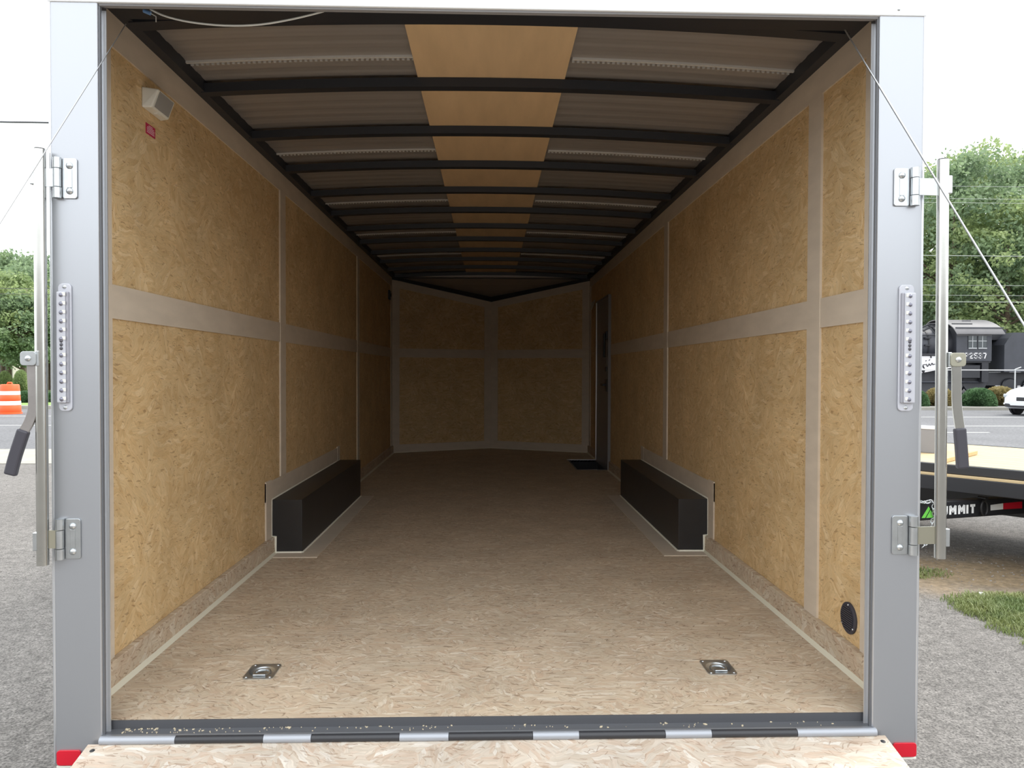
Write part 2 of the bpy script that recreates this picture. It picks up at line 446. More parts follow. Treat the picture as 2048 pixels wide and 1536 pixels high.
# ================================================================ TRAILER SHELL
W = 1.235                       # half width between the side walls
SK = 1.254                      # half width outside
RY = -0.075                     # rear face of the door frame
FY = -0.030                     # rear edge of the floor
LC = 7.05                       # side walls end here
LT = 7.634                      # tip of the nose
HC = FL + 2.173                 # ceiling at the walls
ZB0, ZB1 = FL+1.190, FL+1.300   # mid band
ZT = FL+2.066                   # lower edge of the top band
def roofz(x): return FL + 2.208 - 0.042*(x/W)**2

# ---- floor with recesses for the tie-down pans and the step well
DR = [(-0.780, 0.307), (0.780, 0.310)]
holes = [(x-0.045, x+0.045, y-0.045, y+0.045) for x, y in DR] + [(0.895, W, 5.46, 6.30)]
xs = sorted({-W, W} | {h[i] for h in holes for i in (0, 1)}); ys = sorted({FY, LC} | {h[i] for h in holes for i in (2, 3)})
fm = MB()
for a, b_ in zip(xs, xs[1:]):
    for c, d in zip(ys, ys[1:]):
        mx, my = (a+b_)/2, (c+d)/2
        if any(h[0] < mx < h[1] and h[2] < my < h[3] for h in holes): continue
        fm.box(a, b_, c, d, FL-0.022, FL)
fm.prism([(-W, LC, FL-0.022), (W, LC, FL-0.022), (0, LT, FL-0.022)], (0, 0, 0.022))
floor = struct(fm.build('floor', 'osb_floor'))

# ---- side walls
DOOR = (5.44, 6.32, FL+0.0, FL+1.805)
def side_wall(name, s, seams):
    sk = MB()
    a, b_ = sorted((s*SK, s*(W+0.006)))
    sk.box(a, b_, FY-0.005, LC+0.01, FL-0.13, HC+0.05)
    w = struct(sk.build(name, 'white_paint'))
    def slab(nm, y0, y1, z0, z1, t, material, t0=-0.006):
        a, b_ = sorted((s*(W-t0), s*(W-t)))
        return MB().box(a, b_, y0, y1, z0, z1).build(nm, material, w)
    g = 0.0015
    ys = [-0.028] + seams + [LC]
    for y0, y1 in zip(ys, ys[1:]):
        segs = [(y0+g, y1-g)]
        slab('wall_panel', y0+g, y1-g, FL, (ZB0+ZB1)/2-g, 0.0, 'osb_side')
        slab('wall_panel', y0+g, y1-g, (ZB0+ZB1)/2+g, HC+0.03, 0.0, 'osb_side')
    slab('top_strip', -0.028, LC, ZT, HC+0.02, 0.006, 'strip', 0.0)
    slab('middle_strip', -0.028, DOOR[0]-0.02 if s > 0 else LC, ZB0, ZB1, 0.006, 'strip', 0.0)
    for y in seams:
        slab('seam_strip', y-0.055, y+0.055, FL+0.407 if 1.8 < y < 3.9 else FL+0.09, ZT+0.002, 0.009, 'strip', 0.0)
    slab('end_strip', -0.028, 0.212, FL+0.02, ZT+0.002, 0.009, 'strip', 0.0)
    slab('end_strip', LC-0.10, LC, FL, ZT+0.002, 0.009, 'strip', 0.0)
    return w
wall_left = side_wall('wall_left', -1, [2.190, 4.685])
wall_right = side_wall('wall_right', 1, [0.598, 3.006])
# ---- nose walls (a shallow V)
def nose_wall(name, s):
    A = Vector((s*W, LC, 0)); B = Vector((0, LT, 0)); L = (B-A).length; t = (B-A)/L
    nrm = Vector((t.y, -t.x, 0)); nrm = nrm if nrm.y < 0 else -nrm        # into the room
    def topz(q): return HC + (FL+1.955-HC)*q/L
    def slab(nm, q0, q1, z0, z1, d0, d1, material, par):
        def zz(z, q): return topz(q)+z if z <= 0.2 else z                # small z: measured from the sloping top
        poly = [A+t*q0+Vector((0, 0, zz(z0, q0))), A+t*q1+Vector((0, 0, zz(z0, q1))), A+t*q1+Vector((0, 0, zz(z1, q1))), A+t*q0+Vector((0, 0, zz(z1, q0)))]
        return MB().prism([p+nrm*d0 for p in poly], nrm*(d1-d0)).build(nm, material, par)
    sk = MB(); poly = [A+Vector((0, 0, FL-0.13)), B+Vector((0, 0, FL-0.13)), B+Vector((0, 0, topz(L)+0.05)), A+Vector((0, 0, HC+0.05))]
    sk.prism([p-nrm*0.03 for p in poly], nrm*0.018)
    w = struct(sk.build(name, 'white_paint'))
    m = (ZB0+ZB1)/2
    slab('wall_panel', 0, L, FL, m-0.001, -0.008, 0, 'osb_nose', w)
    slab('wall_panel', 0, L, m+0.001, 0.045, -0.0118, 0, 'osb_nose', w)
    slab('middle_strip', 0.1, L-0.1, ZB0, ZB1, 0, 0.006, 'strip', w)
    slab('top_strip', 0, L, -0.11, 0.0, 0, 0.007, 'strip', w)
    slab('corner_strip', 0, 0.10, FL, -0.10, 0, 0.009, 'strip', w)
    slab('corner_strip', L-0.10, L, FL, -0.10, 0, 0.009, 'strip', w)
    slab('bottom_strip', 0, L, FL, FL+0.10, 0, 0.012, 'strip', w)
    slab('caulk_bead', 0, L, FL, FL+0.008, 0.012, 0.020, 'caulk', w)
    # black ceiling rail along the sloping top
    slab('top_rail', 0, L, -0.022, 0.045, 0, 0.04, 'bow_steel', w)
    MB().box(*sorted((s*W, s*(SK+0.004))), LC-0.03, LC+0.06, FL-0.13, HC+0.06).build('corner_cap', 'white_paint', w)
    return w
nose_wall('wall_nose_left', -1); nose_wall('wall_nose_right', 1)

# ---- baseboards
BX = {-1: (1.955, 3.83), 1: (1.955, 3.83)}
def baseboard(name, s):
    b0, b1 = BX[s]; segs = [(-0.028, b0), (b1, 5.40 if s > 0 else LC)] + ([(6.34, LC)] if s > 0 else [])
    m = MB()
    for y0, y1 in segs: m.box(*sorted((s*W, s*(W-0.024))), y0, y1, FL, FL+0.092)
    o = struct(m.build(name, 'osb_base', bevel=0.003))
    for y0, y1 in segs:
        x = s*(W-0.024)
        MB().prism([(x, y0, FL), (x-s*0.014, y0, FL), (x, y0, FL+0.012)], (0, y1-y0, 0)).build('caulk_bead', 'caulk', o)
    return o
baseboard('baseboard_left', -1); baseboard('baseboard_right', 1)

# ---- ceiling: ribbed roof skin, bows, centre plywood panels
def skin_strip(y0, y1):
    m = MB(); nx = 16; ny = max(2, int((y1-y0)/0.0085)); vs = []; fs = []
    for j in range(ny+1):
        y = y0+(y1-y0)*j/ny
        rib = 0.0016*math.sin(2*PI*y/0.092)+0.0006*math.sin(2*PI*y/0.034)
        for i in range(nx+1):
            x = -SK+2*SK*i/nx; vs.append((x, y, roofz(x)+0.052+rib))
    for j in range(ny):
        for i in range(nx):
            a = j*(nx+1)+i; fs.append((a, a+1, a+nx+2, a+nx+1))
    k = len(vs)
    # upper face so that the roof is solid
    vs += [(-SK, y0, HC+0.075), (SK, y0, HC+0.075), (SK, y1, HC+0.075), (-SK, y1, HC+0.075), (0, y0, FL+2.285), (0, y1, FL+2.285)]
    fs += [(k, k+4, k+5, k+3), (k+4, k+1, k+2, k+5)]
    return m.add(vs, fs)
SEAMS = [0.715, 1.935, 3.155, 4.375, 5.595]
ceil_root = None
ylist = [RY+0.002]+SEAMS+[LC+0.02]
for i, (a, b_) in enumerate(zip(ylist, ylist[1:])):
    if i == 0:
        ceil_root = struct(skin_strip(a, b_).build('ceiling', 'roof_metal', smooth=True))
    else:
        skin_strip(a, b_).build('roof_sheet', 'roof_metal', ceil_root, smooth=True)
for y in SEAMS:
    for s in (-1, 1):
        m = MB(); st = MB(); n = 8
        for i in range(n):
            x0 = s*(0.31+(W-0.35)*i/n); x1 = s*(0.31+(W-0.35)*(i+1)/n)
            z0, z1 = roofz(x0)+0.042, roofz(x1)+0.042
            m.prism([(x0, y-0.006, z0), (x1, y-0.006, z1), (x1, y+0.006, z1), (x0, y+0.006, z0)], (0, 0, 0.008))
        for i in range(44):
            x = s*(0.315+0.88*i/44); z = roofz(x)+0.040
            st.box(x-0.005, x+0.005, y+0.018, y+0.023, z, z+0.010)
        q = m.build('seam_bead', 'seam_caulk', ceil_root)
        tag(st.build('stitch_row', 'seam_caulk', q), kind='stuff')
BOWS = [0.316+0.6096*k for k in range(11)]
def bow(y, wid, ht=0.036):
    m = MB(); n = 20; vs = []; fs = []
    prof = [(-wid/2, 0), (wid/2, 0), (wid/2+0.004, ht), (-wid/2-0.004, ht)]
    for i in range(n+1):
        x = -W+0.03+(2*W-0.06)*i/n
        for (dy, dz) in prof: vs.append((x, y+dy, roofz(x)+dz))
    for i in range(n):
        for j in range(4): fs.append((i*4+j, i*4+(j+1) % 4, i*4+4+(j+1) % 4, i*4+4+j))
    fs += [(3, 2, 1, 0), (n*4, n*4+1, n*4+2, n*4+3)]
    return m.add(vs, fs)
for k, y in enumerate(BOWS):
    bow(y, 0.062 if k == 0 else 0.050).build('roof_bow', 'bow_steel', ceil_root)
bow(LC-0.03, 0.05).build('roof_bow', 'bow_steel', ceil_root)
# second dark channel right behind the header
m = MB(); m.box(-1.19, 1.19, 0.19, 0.262, HC-0.004, HC+0.03); m.build('rear_channel', 'bow_steel', ceil_root)
for k in range(len(BOWS)):
    y0 = BOWS[k]+0.012; y1 = (BOWS[k+1] if k+1 < len(BOWS) else LC-0.03)-0.012
    m = MB(); vs = []; n = 6
    for i in range(n+1):
        x = -0.314+0.612*i/n
        vs += [(x, y0, roofz(x)+0.037), (x, y1, roofz(x)+0.037), (x, y0, roofz(x)+0.041), (x, y1, roofz(x)+0.041)]
    fs = []
    for i in range(n):
        a = i*4; b_ = a+4; fs += [(a, b_, b_+1, a+1), (a+2, a+3, b_+3, b_+2), (a, a+2, b_+2, b_), (a+1, b_+1, b_+3, a+3)]
    fs += [(0, 1, 3, 2), (n*4, n*4+2, n*4+3, n*4+1)]
    m.add(vs, fs).build('ceiling_panel', 'luan', ceil_root)
for s in (-1, 1):
    m = MB(); m.box(*sorted((s*(W+0.01), s*(W-0.045))), FY, LC, HC-0.002, HC+0.05)
    m.build('top_rail', 'bow_steel', ceil_root)
m = MB(); m.box(-SK, SK, LC-0.004, LC+0.022, HC-0.004, FL+2.29); m.build('nose_header', 'bow_steel', ceil_root)
# nose roof, sloping down to the tip
zt = FL+1.955
m = MB(); m.prism([(-SK, LC-0.03, HC+0.012), (SK, LC-0.03, HC+0.012), (0, LT+0.05, zt+0.012)], (0, 0, 0.03)); m.build('nose_roof_sheet', 'roof_metal', ceil_root)

# ================================================================ REAR DOOR FRAME
def rp(px, py): return at_y(px, py, RY)
JX = 1.119
zpost0 = rp(140, 1527).z
HZ = rp(1000, 19).z
frame = thing('rear_door_frame', 'grey painted steel frame around the wide open rear of the enclosed trailer', 'door frame', (0, RY, zpost0))
for s in (-1, 1):
    m = MB(); m.box(*sorted((s*SK, s*JX)), RY, RY+0.028, zpost0, HZ+0.13)
    p = m.build('corner_post', 'grey_paint', frame, bevel=0.004)
    m = MB(); m.box(*sorted((s*(SK+0.002), s*(SK-0.005))), RY-0.002, RY+0.03, zpost0, HZ+0.13); m.build('edge_trim', 'grey_paint_edge', p, bevel=0.002)
    # jamb return: dark gasket, bright lip, grey channel, inner liner
    m = MB(); m.box(*sorted((s*JX, s*(JX+0.02))), RY+0.028, FY+0.004, FL-0.06, HZ+0.05); m.build('jamb', 'grey_paint_dark', frame)
    m = MB(); m.box(*sorted((s*(JX-0.004), s*(JX+0.006))), RY+0.006, RY+0.016, FL-0.04, HZ); m.build('door_seal', 'grey_paint_dark', frame, bevel=0.002)
    m = MB(); m.box(*sorted((s*(JX-0.010), s*(JX+0.004))), RY+0.0265, RY+0.031, FL-0.03, HZ-0.01); m.build('jamb_lip', 'alu_trim', frame)
    m = MB(); m.box(*sorted((s*(JX+0.004), s*(W))), FY-0.010, FY+0.002, FL, HZ+0.08); m.build('jamb_liner', 'grey_paint', frame)
m = MB(); m.box(-SK-0.003, SK+0.003, RY-0.004, RY+0.03, HZ, FL+2.30); hd = m.build('header', 'white_paint', frame, bevel=0.003)
m = MB(); m.box(-JX-0.02, JX+0.02, RY+0.03, -0.034, HZ+0.004, HZ+0.03); m.build('header_return', 'seal_grey', frame)
m = MB(); m.box(-JX-0.1, JX+0.1, -0.034, -0.024, HZ+0.008, HC+0.08); m.build('header_back', 'bow_steel', frame)
m = MB(); m.box(-JX, JX, RY+0.004, RY+0.016, HZ-0.006, HZ+0.004); m.build('header_seal', 'seal_grey', frame, bevel=0.002)
pv = rp(1796, 20); m = MB().dome((pv.x, RY-0.004, pv.z), 0.005, 0.003); m.build('rivet', 'zinc', hd, smooth=True)
# sill with the step down and the ramp hinge knuckles
SZ = FL-0.026
m = MB(); m.box(-JX-0.10, JX+0.10, RY+0.004, FY+0.006, SZ-0.05, SZ); sill = m.build('sill', 'grey_paint_dark', frame)
m = MB(); m.box(-JX-0.06, JX+0.06, FY-0.004, FY, SZ, FL-0.001); m.build('floor_edge_trim', 'floor_edge', frame)
m = MB(); m.box(-JX, JX, RY-0.002, RY+0.006, SZ-0.06, SZ+0.001); m.build('sill_lip', 'grey_paint', frame)
kx = [rp(x, 1475).x for x in (204, 355, 530, 625, 800, 898, 1065, 1157, 1328, 1420, 1590, 1748)]
for i, (a, b_) in enumerate(zip(kx, kx[1:])):
    gpiece = i % 2 == 0
    m = MB(); r_ = 0.011; zc = SZ-0.008; yc = RY-0.010
    m.tube([(a+0.0006, yc, zc), (b_-0.0006, yc, zc)], r_ if not gpiece else r_+0.0008, 14)
    m.build('hinge_knuckle', 'hinge_grey' if gpiece else 'hinge_black', frame, smooth=True)
# reflectors
def rrect(cx, cz, hw, hh, r, n=5):
    pts = []
    for (sx, sz, a0) in ((1, 1, 0), (-1, 1, PI/2), (-1, -1, PI), (1, -1, 3*PI/2)):
        for k in range(n+1):
            a = a0+PI/2*k/n; pts.append((cx+sx*(hw-r)+r*math.cos(a), cz+sz*(hh-r)+r*math.sin(a)))
    return pts
for s, (xa, xb, ya, yb) in ((-1, (115, 163, 1500, 1529)), (1, (1785, 1831, 1485, 1512))):
    a, b_ = rp(xa, ya), rp(xb, yb)
    poly = [(x, RY-0.0005, z) for x, z in rrect((a.x+b_.x)/2, (a.z+b_.z)/2, abs(b_.x-a.x)/2, abs(a.z-b_.z)/2, 0.008)]
    o = MB().prism(poly, (0, -0.005, 0)).build('reflector', 'red_plastic', bevel=0.001)
    tag(o, 'red rounded reflector low on the %s grey post' % ('left' if s < 0 else 'right'), 'reflector', 'red post reflectors')
    bl = MB().box(a.x-0.001, b_.x, RY-0.004, RY-0.0005, b_.z-0.007, b_.z-0.002)
    bl.build('base_edge', 'white_plastic', o)

# ---- ramp door, lowered onto the ground
hz0 = FL-0.043; ry0 = RY-0.014; SLOPE = 0.205; RL = 2.06
RW = 1.152
ramp_o = thing('ramp_door', 'lowered rear ramp door faced with pale strand board', 'ramp', (0, ry0-RL, 0))
ang = math.atan(SLOPE)
def rampz(y): return hz0 + (y-ry0)*SLOPE
m = MB()
m.prism([(-RW, ry0, rampz(ry0)), (RW, ry0, rampz(ry0)), (RW, ry0-RL, rampz(ry0-RL)), (-RW, ry0-RL, rampz(ry0-RL))], (0, 0, -0.018))
m.build('deck_board', 'osb_ramp', ramp_o)
m = MB(); m.prism([(-RW+0.01, ry0-0.03, rampz(ry0-0.03)-0.0185), (RW-0.01, ry0-0.03, rampz(ry0-0.03)-0.0185), (RW-0.01, ry0-RL, rampz(ry0-RL)-0.0185), (-RW+0.01, ry0-RL, rampz(ry0-RL)-0.0185)], (0, 0, -0.012))
m.build('outer_skin', 'white_paint', ramp_o)
for s in (-1, 1):
    pp = rp(1752 if s > 0 else 199, 1471.5 if s > 0 else 1490); x = pp.x; y = ry0-0.025
    MB().dome((x, y, rampz(y)-0.001), 0.008, 0.003, (0, -SLOPE, 1)).build('screw', 'dark_latch', ramp_o, smooth=True)

# ================================================================ FIXTURES ON THE REAR FRAME
def tail_light(s):
    a, b_ = (rp(118, 567), rp(146, 822)) if s < 0 else (rp(1797, 570), rp(1824, 822))
    x0, x1, z1, z0 = a.x, b_.x, a.z, b_.z; cx = (x0+x1)/2
    t = thing('tail_light', 'clear lens strip of small lamps upright on the %s grey post' % ('left' if s < 0 else 'right'), 'tail light', (cx, RY, z0), group='rear strip lights')
    poly = [(x, RY, z) for x, z in rrect(cx, (z0+z1)/2, (x1-x0)/2, (z1-z0)/2, 0.012)]
    MB().prism(poly, (0, -0.006, 0)).build('base', 'lens_clear', t, bevel=0.002)
    wl_ = (x1-x0)*0.42
    lx0, lx1 = (x0+0.001, x1-0.011) if s < 0 else (x0+0.011, x1-0.001)
    m = MB().box(lx0, lx1, RY-0.018, RY-0.006, z0+0.024, z1-0.024); m.build('lens', 'lens_clear', t, bevel=0.003)
    sx0, sx1 = (lx1, lx1+0.007) if s < 0 else (lx0-0.007, lx0)
    m = MB().box(sx0, sx1, RY-0.014, RY-0.006, z0+0.024, z1-0.024); m.build('lens_side', 'lens_side', t, bevel=0.002)
    H = z1-z0-0.06; c = (lx0+lx1)/2+(0.002 if s < 0 else -0.002)
    for k in range(6):
        for half in (0, 1):
            z = (z1-0.034-k*H*0.082) if half == 0 else (z0+0.034+k*H*0.082)
            MB().dome((c, RY-0.018, z), 0.0062, 0.004, n=10).build('led', 'led', t, smooth=True)
            MB().box(c-0.012 if s > 0 else c+0.003, c-0.003 if s > 0 else c+0.012, RY-0.0192, RY-0.018, z-0.002, z+0.007).build('facet', 'white_plastic', t)
    for k in (-1, 0, 1):
        MB().dome((c, RY-0.018, (z0+z1)/2+0.007+k*0.0105), 0.0048, 0.004, n=10).build('led', 'led_dark', t, smooth=True)
    for z in (z0+0.010, z1-0.010):
        MB().dome((cx, RY-0.006, z), 0.006, 0.003).build('screw', 'zinc', t, smooth=True)
tail_light(-1); tail_light(1)

def ribbon(path, widths, thick, yoff=0.0):
    """flat bar bent in the x-z plane: path of (x, y, z), half widths"""
    m = MB(); vs = []; fs = []; k = len(path)
    for i, p in enumerate(path):
        p = Vector(p); t = Vector(path[min(i+1, k-1)])-Vector(path[max(i-1, 0)]); t.y = 0; t.normalize()
        nrm = Vector((-t.z, 0, t.x)); h = widths[i]
        for (a, b_) in ((-1, -1), (1, -1), (1, 1), (-1, 1)):
            vs.append(p+nrm*h*a+Vector((0, thick/2*b_, 0)))
    for i in range(k-1):
        for j in range(4): fs.append((i*4+j, i*4+(j+1) % 4, i*4+4+(j+1) % 4, i*4+4+j))
    fs += [(3, 2, 1, 0), tuple((k-1)*4+j for j in range(4))]
    return m.add(vs, fs)
def smooth_path(pts, n=5):
    out = []
    P = [pts[0]]+list(pts)+[pts[-1]]
    for i in range(1, len(P)-2):
        p0, p1, p2, p3 = (Vector(q) for q in P[i-1:i+3])
        for k in range(n):
            t = k/n
            out.append(0.5*((2*p1)+(-p0+p2)*t+(2*p0-5*p1+4*p2-p3)*t*t+(-p0+3*p1-3*p2+p3)*t**3))
    out.append(Vector(pts[-1])); return out

def lock_bar(s):
    yb = RY-0.030
    def bp(px, py, y=yb): return at_y(px, py, y)
    if s < 0:
        top, bot = bp(79, 299), bp(86, 1130); hp = [(110, 317, 156, 398), (115, 1037, 163, 1117)]
        hand = [(64, 712), (65, 750), (67, 790), (66, 820), (58, 845), (48, 862)]; grip = [(48, 860), (38, 890), (30, 915), (21, 950)]
        brk = (49, 81, 703, 731); side = 'left'
    else:
        top, bot = bp(1886, 320), bp(1880, 1116); hp = [(1787, 337, 1834, 413), (1783, 1031, 1831, 1108)]
        hand = [(1912, 712), (1913, 750), (1913, 790), (1914, 815), (1917, 840), (1920, 860)]; grip = [(1919, 856), (1921, 880), (1923, 905), (1925, 937)]
        brk = (1893, 1923, 706, 733); side = 'right'
    t = thing('door_lock_bar', 'galvanised locking bar with black grip handle swung out beside the %s post' % side, 'lock bar', (bot.x, yb, bot.z), group='rear door lock bars')
    pr = 0.0158
    m = MB(); v = (top-bot)
    m.tube([bot, bot+v*0.001, top-v*0.001, top], pr, 20); m.build('pipe', 'galv_pipe', t, smooth=True)
    m = MB(); m.tube([top, top+v.normalized()*0.003], pr-0.002, 16); m.build('pipe_end', 'dark_latch', t)
    for i, (xa, ya, xb, yb2) in enumerate(hp):
        a, b_ = rp(xa, ya), rp(xb, yb2); x0, x1, z1, z0 = a.x, b_.x, a.z, b_.z
        # plate bolted to the post
        inner = x1 if s < 0 else x0; outer = x0 if s < 0 else x1
        mid = outer+(inner-outer)*0.36
        cxx = (mid+inner)/2
        poly = [(x, RY-0.001, z) for x, z in rrect(cxx, (z0+z1)/2, abs(inner-mid)/2, (z1-z0)/2, 0.007)]
        pl = MB().prism(poly, (0, -0.004, 0)).build('hinge_plate', 'zinc', t, bevel=0.001)
        hk = (z1-z0)*0.26
        for (za, zb) in ((z0, z0+hk), (z1-hk, z1)):
            MB().tube([((mid+outer)/2, RY-0.010, za), ((mid+outer)/2, RY-0.010, zb)], abs(mid-outer)/2, 14).build('hinge_barrel', 'zinc', pl, smooth=True)
        MB().box(*sorted((cxx-0.007, cxx+0.007)), RY-0.0065, RY-0.005, z0+0.03, z1-0.03).build('raised_panel', 'zinc', pl, bevel=0.001)
        for zz in (z0+0.021, z1-0.021):
            MB().dome((cxx, RY-0.005, zz), 0.0098, 0.007, n=14, m=4).build('bolt', 'zinc', pl, smooth=True)
        # strap from the barrel to the pipe
        frac = ((z0+z1)/2-bot.z)/(top.z-bot.z); pc = bot+v*frac
        h2 = (z1-z0)/2-hk-0.002; sgn = -0.006*(1 if i == 0 else -1)
        xs0 = (mid+outer)/2; y0 = RY-0.014
        xe = pc.x-(-s)*(-1)*0.0
        poly = [(xs0, y0, (z0+z1)/2-h2), (pc.x, yb-0.004, pc.z-h2+sgn), (pc.x, yb-0.004, pc.z+h2+sgn), (xs0, y0, (z0+z1)/2+h2)]
        MB().prism(poly, (0, 0.004, 0)).build('strap', 'zinc' if i == 0 else 'zinc_yellow', t)
        MB().tube([(xs0, RY-0.011, (z0+z1)/2-h2), (xs0, RY-0.011, (z0+z1)/2+h2)], abs(mid-outer)/2*0.94, 14).build('strap_barrel', 'zinc', t, smooth=True)
        xo = pc.x+s*(pr+0.002)
        MB().box(*sorted((xo-s*0.010, xo+s*0.004)), yb-0.012, yb+0.006, pc.z-0.026, pc.z+0.026).build('cam_stop', 'zinc', t, bevel=0.002)
    # handle bracket, handle and grip
    a, b_ = bp(brk[0], brk[2]), bp(brk[1], brk[3])
    m = MB(); poly = [(x, yb-0.016, z) for x, z in rrect((a.x+b_.x)/2, (a.z+b_.z)/2, (b_.x-a.x)/2, (a.z-b_.z)/2, 0.009)]
    br = m.prism(poly, (0, -0.005, 0)).build('handle_bracket', 'zinc_yellow' if s > 0 else 'zinc', t, bevel=0.001)
    MB().box(*sorted(((a.x if s > 0 else b_.x)-0.004, (a.x if s > 0 else b_.x)+0.006)), yb-0.018, yb+0.004, b_.z-0.002, a.z+0.002).build('bracket_flange', 'zinc', br, bevel=0.002)
    MB().dome(((a.x+b_.x)/2, yb-0.021, (a.z+b_.z)/2), 0.0085, 0.006, n=14).build('pivot_bolt', 'zinc', br, smooth=True)
    yh = yb-0.010
    path = smooth_path([tuple(at_y(x, y, yh)) for x, y in hand])
    hn = ribbon(path, [0.0135]*len(path), 0.007).build('handle', 'bare_steel' if s < 0 else 'galv_pipe', t, bevel=0.001)
    path = smooth_path([tuple(at_y(x, y, yh)) for x, y in grip], 4)
    ribbon(path, [0.0165]*len(path), 0.018).build('grip', 'grip', hn, bevel=0.005)
lock_bar(-1); lock_bar(1)

# ---- ramp lift cables
def cable(s):
    if s > 0: p0, p1 = at_y(1690, 60, 0.06), at_y(2048, 650, -0.722)
    else:     p0, p1 = at_y(252, 48, 0.06), at_y(104, 282, -0.36)
    d = (p1-p0)
    t_hit = 0.0
    for k in range(2000):
        q = p0+d*(k*0.005)
        if q.z <= rampz(q.y)+0.004: t_hit = k*0.005; break
    q = p0+d*t_hit
    # keep the foot on the ramp board
    q.x = max(-RW+0.02, min(RW-0.02, q.x))
    o = MB().tube([p0, q], 0.0022 if s > 0 else 0.0013, 8).build('lift_cable', 'cable', smooth=True)
    MB().tube([q-d.normalized()*0.05, q-d.normalized()*0.002], 0.006, 8).build('cable_ferrule', 'zinc', o)
    tag(o, 'thin steel ramp cable slanting down across the %s post' % ('right' if s > 0 else 'left'), 'cable', 'ramp lift cables')
cable(1); cable(-1)
# loose white wire slung under the header
pts = [at_y(x, y, 0.05) for x, y in ((300, 18), (330, 32), (380, 44), (450, 51), (520, 49), (590, 37), (650, 22))]
o = MB().tube(smooth_path(pts, 4), 0.0030, 8).build('hanging_wire', 'white_wire', smooth=True)
tag(o, 'loose white wire sagging below the rear header at upper left', 'wire')
c = at_y(293, 24, 0.05); MB().tube([c+Vector((-0.008, 0, 0.004)), c+Vector((0.012, 0, -0.004))], 0.006, 10).build('blue_splice', 'blue_plastic', o, smooth=True)
pts = [at_y(x, y, 0.05) for x, y in ((300, 26), (312, 33), (312, 44))]
MB().tube(pts, 0.0014, 6).build('wire_tail', 'white_wire', o)

# ================================================================ INTERIOR THINGS
# ---- wheel boxes
def wheel_box(s):
    y0, y1 = BX[s]; xi = 1.060; zt = FL+0.300
    t = thing('wheel_box', 'black steel wheel box against the %s wall' % ('left' if s < 0 else 'right'), 'wheel box', (s*(xi+W)/2, (y0+y1)/2, FL), group='wheel boxes')
    # profile with a notch over the baseboard
    prof = [(s*(W-0.030), FL+0.001), (s*xi, FL+0.001), (s*xi, zt), (s*(W-0.001), zt), (s*(W-0.001), FL+0.098), (s*(W-0.030), FL+0.098)]
    m = MB().prism([(x, y0, z) for x, z in prof], (0, y1-y0, 0)); m.build('cover', 'black_steel', t, bevel=0.003)
    tw = 0.105
    # strips on the wall
    wall = wall_left if s < 0 else wall_right
    a = lambda z0, z1, ya, yb, th=0.006: MB().box(*sorted((s*(W-0.0005), s*(W-th))), ya, yb, z0, z1)
    a(zt+0.002, zt+tw, y0-tw, y1, 0.007).build('wheel_box_strip', 'strip', wall)
    a(FL+0.093, zt+tw+0.008, y0-tw, y0-0.004, 0.009).build('wheel_box_strip', 'strip', wall)
    a(zt+0.002, zt+tw+0.008, y1-tw*0.9, y1, 0.009).build('wheel_box_strip', 'strip', wall)
    # strips on the floor
    x0 = s*(xi-0.001)
    MB().box(*sorted((x0, s*(xi-tw))), y0, y1+0.02, FL, FL+0.004).build('wheel_box_strip', 'strip', floor)
    MB().box(*sorted((s*(W-0.04), s*(xi-tw))), y0-0.10, y0-0.002, FL, FL+0.005).build('wheel_box_strip', 'strip', floor)
    # pale sealant lines
    def bead(pts, r=0.0065): MB().tube(pts, r, 6).build('caulk_bead', 'caulk_white', t)
    bead([(s*(xi-0.002), y0, FL+0.004), (s*(xi-0.002), y1, FL+0.004)])
    bead([(s*(xi), y0-0.003, FL+0.005), (s*(W-0.030), y0-0.003, FL+0.005), (s*(W-0.028), y0-0.003, FL+0.095), (s*(W-0.003), y0-0.003, FL+0.098), (s*(W-0.004), y0-0.003, zt)], 0.008)
    bead([(s*(W-0.005), y0, zt+0.001), (s*(W-0.005), y1, zt+0.001)])
wheel_box(-1); wheel_box(1)

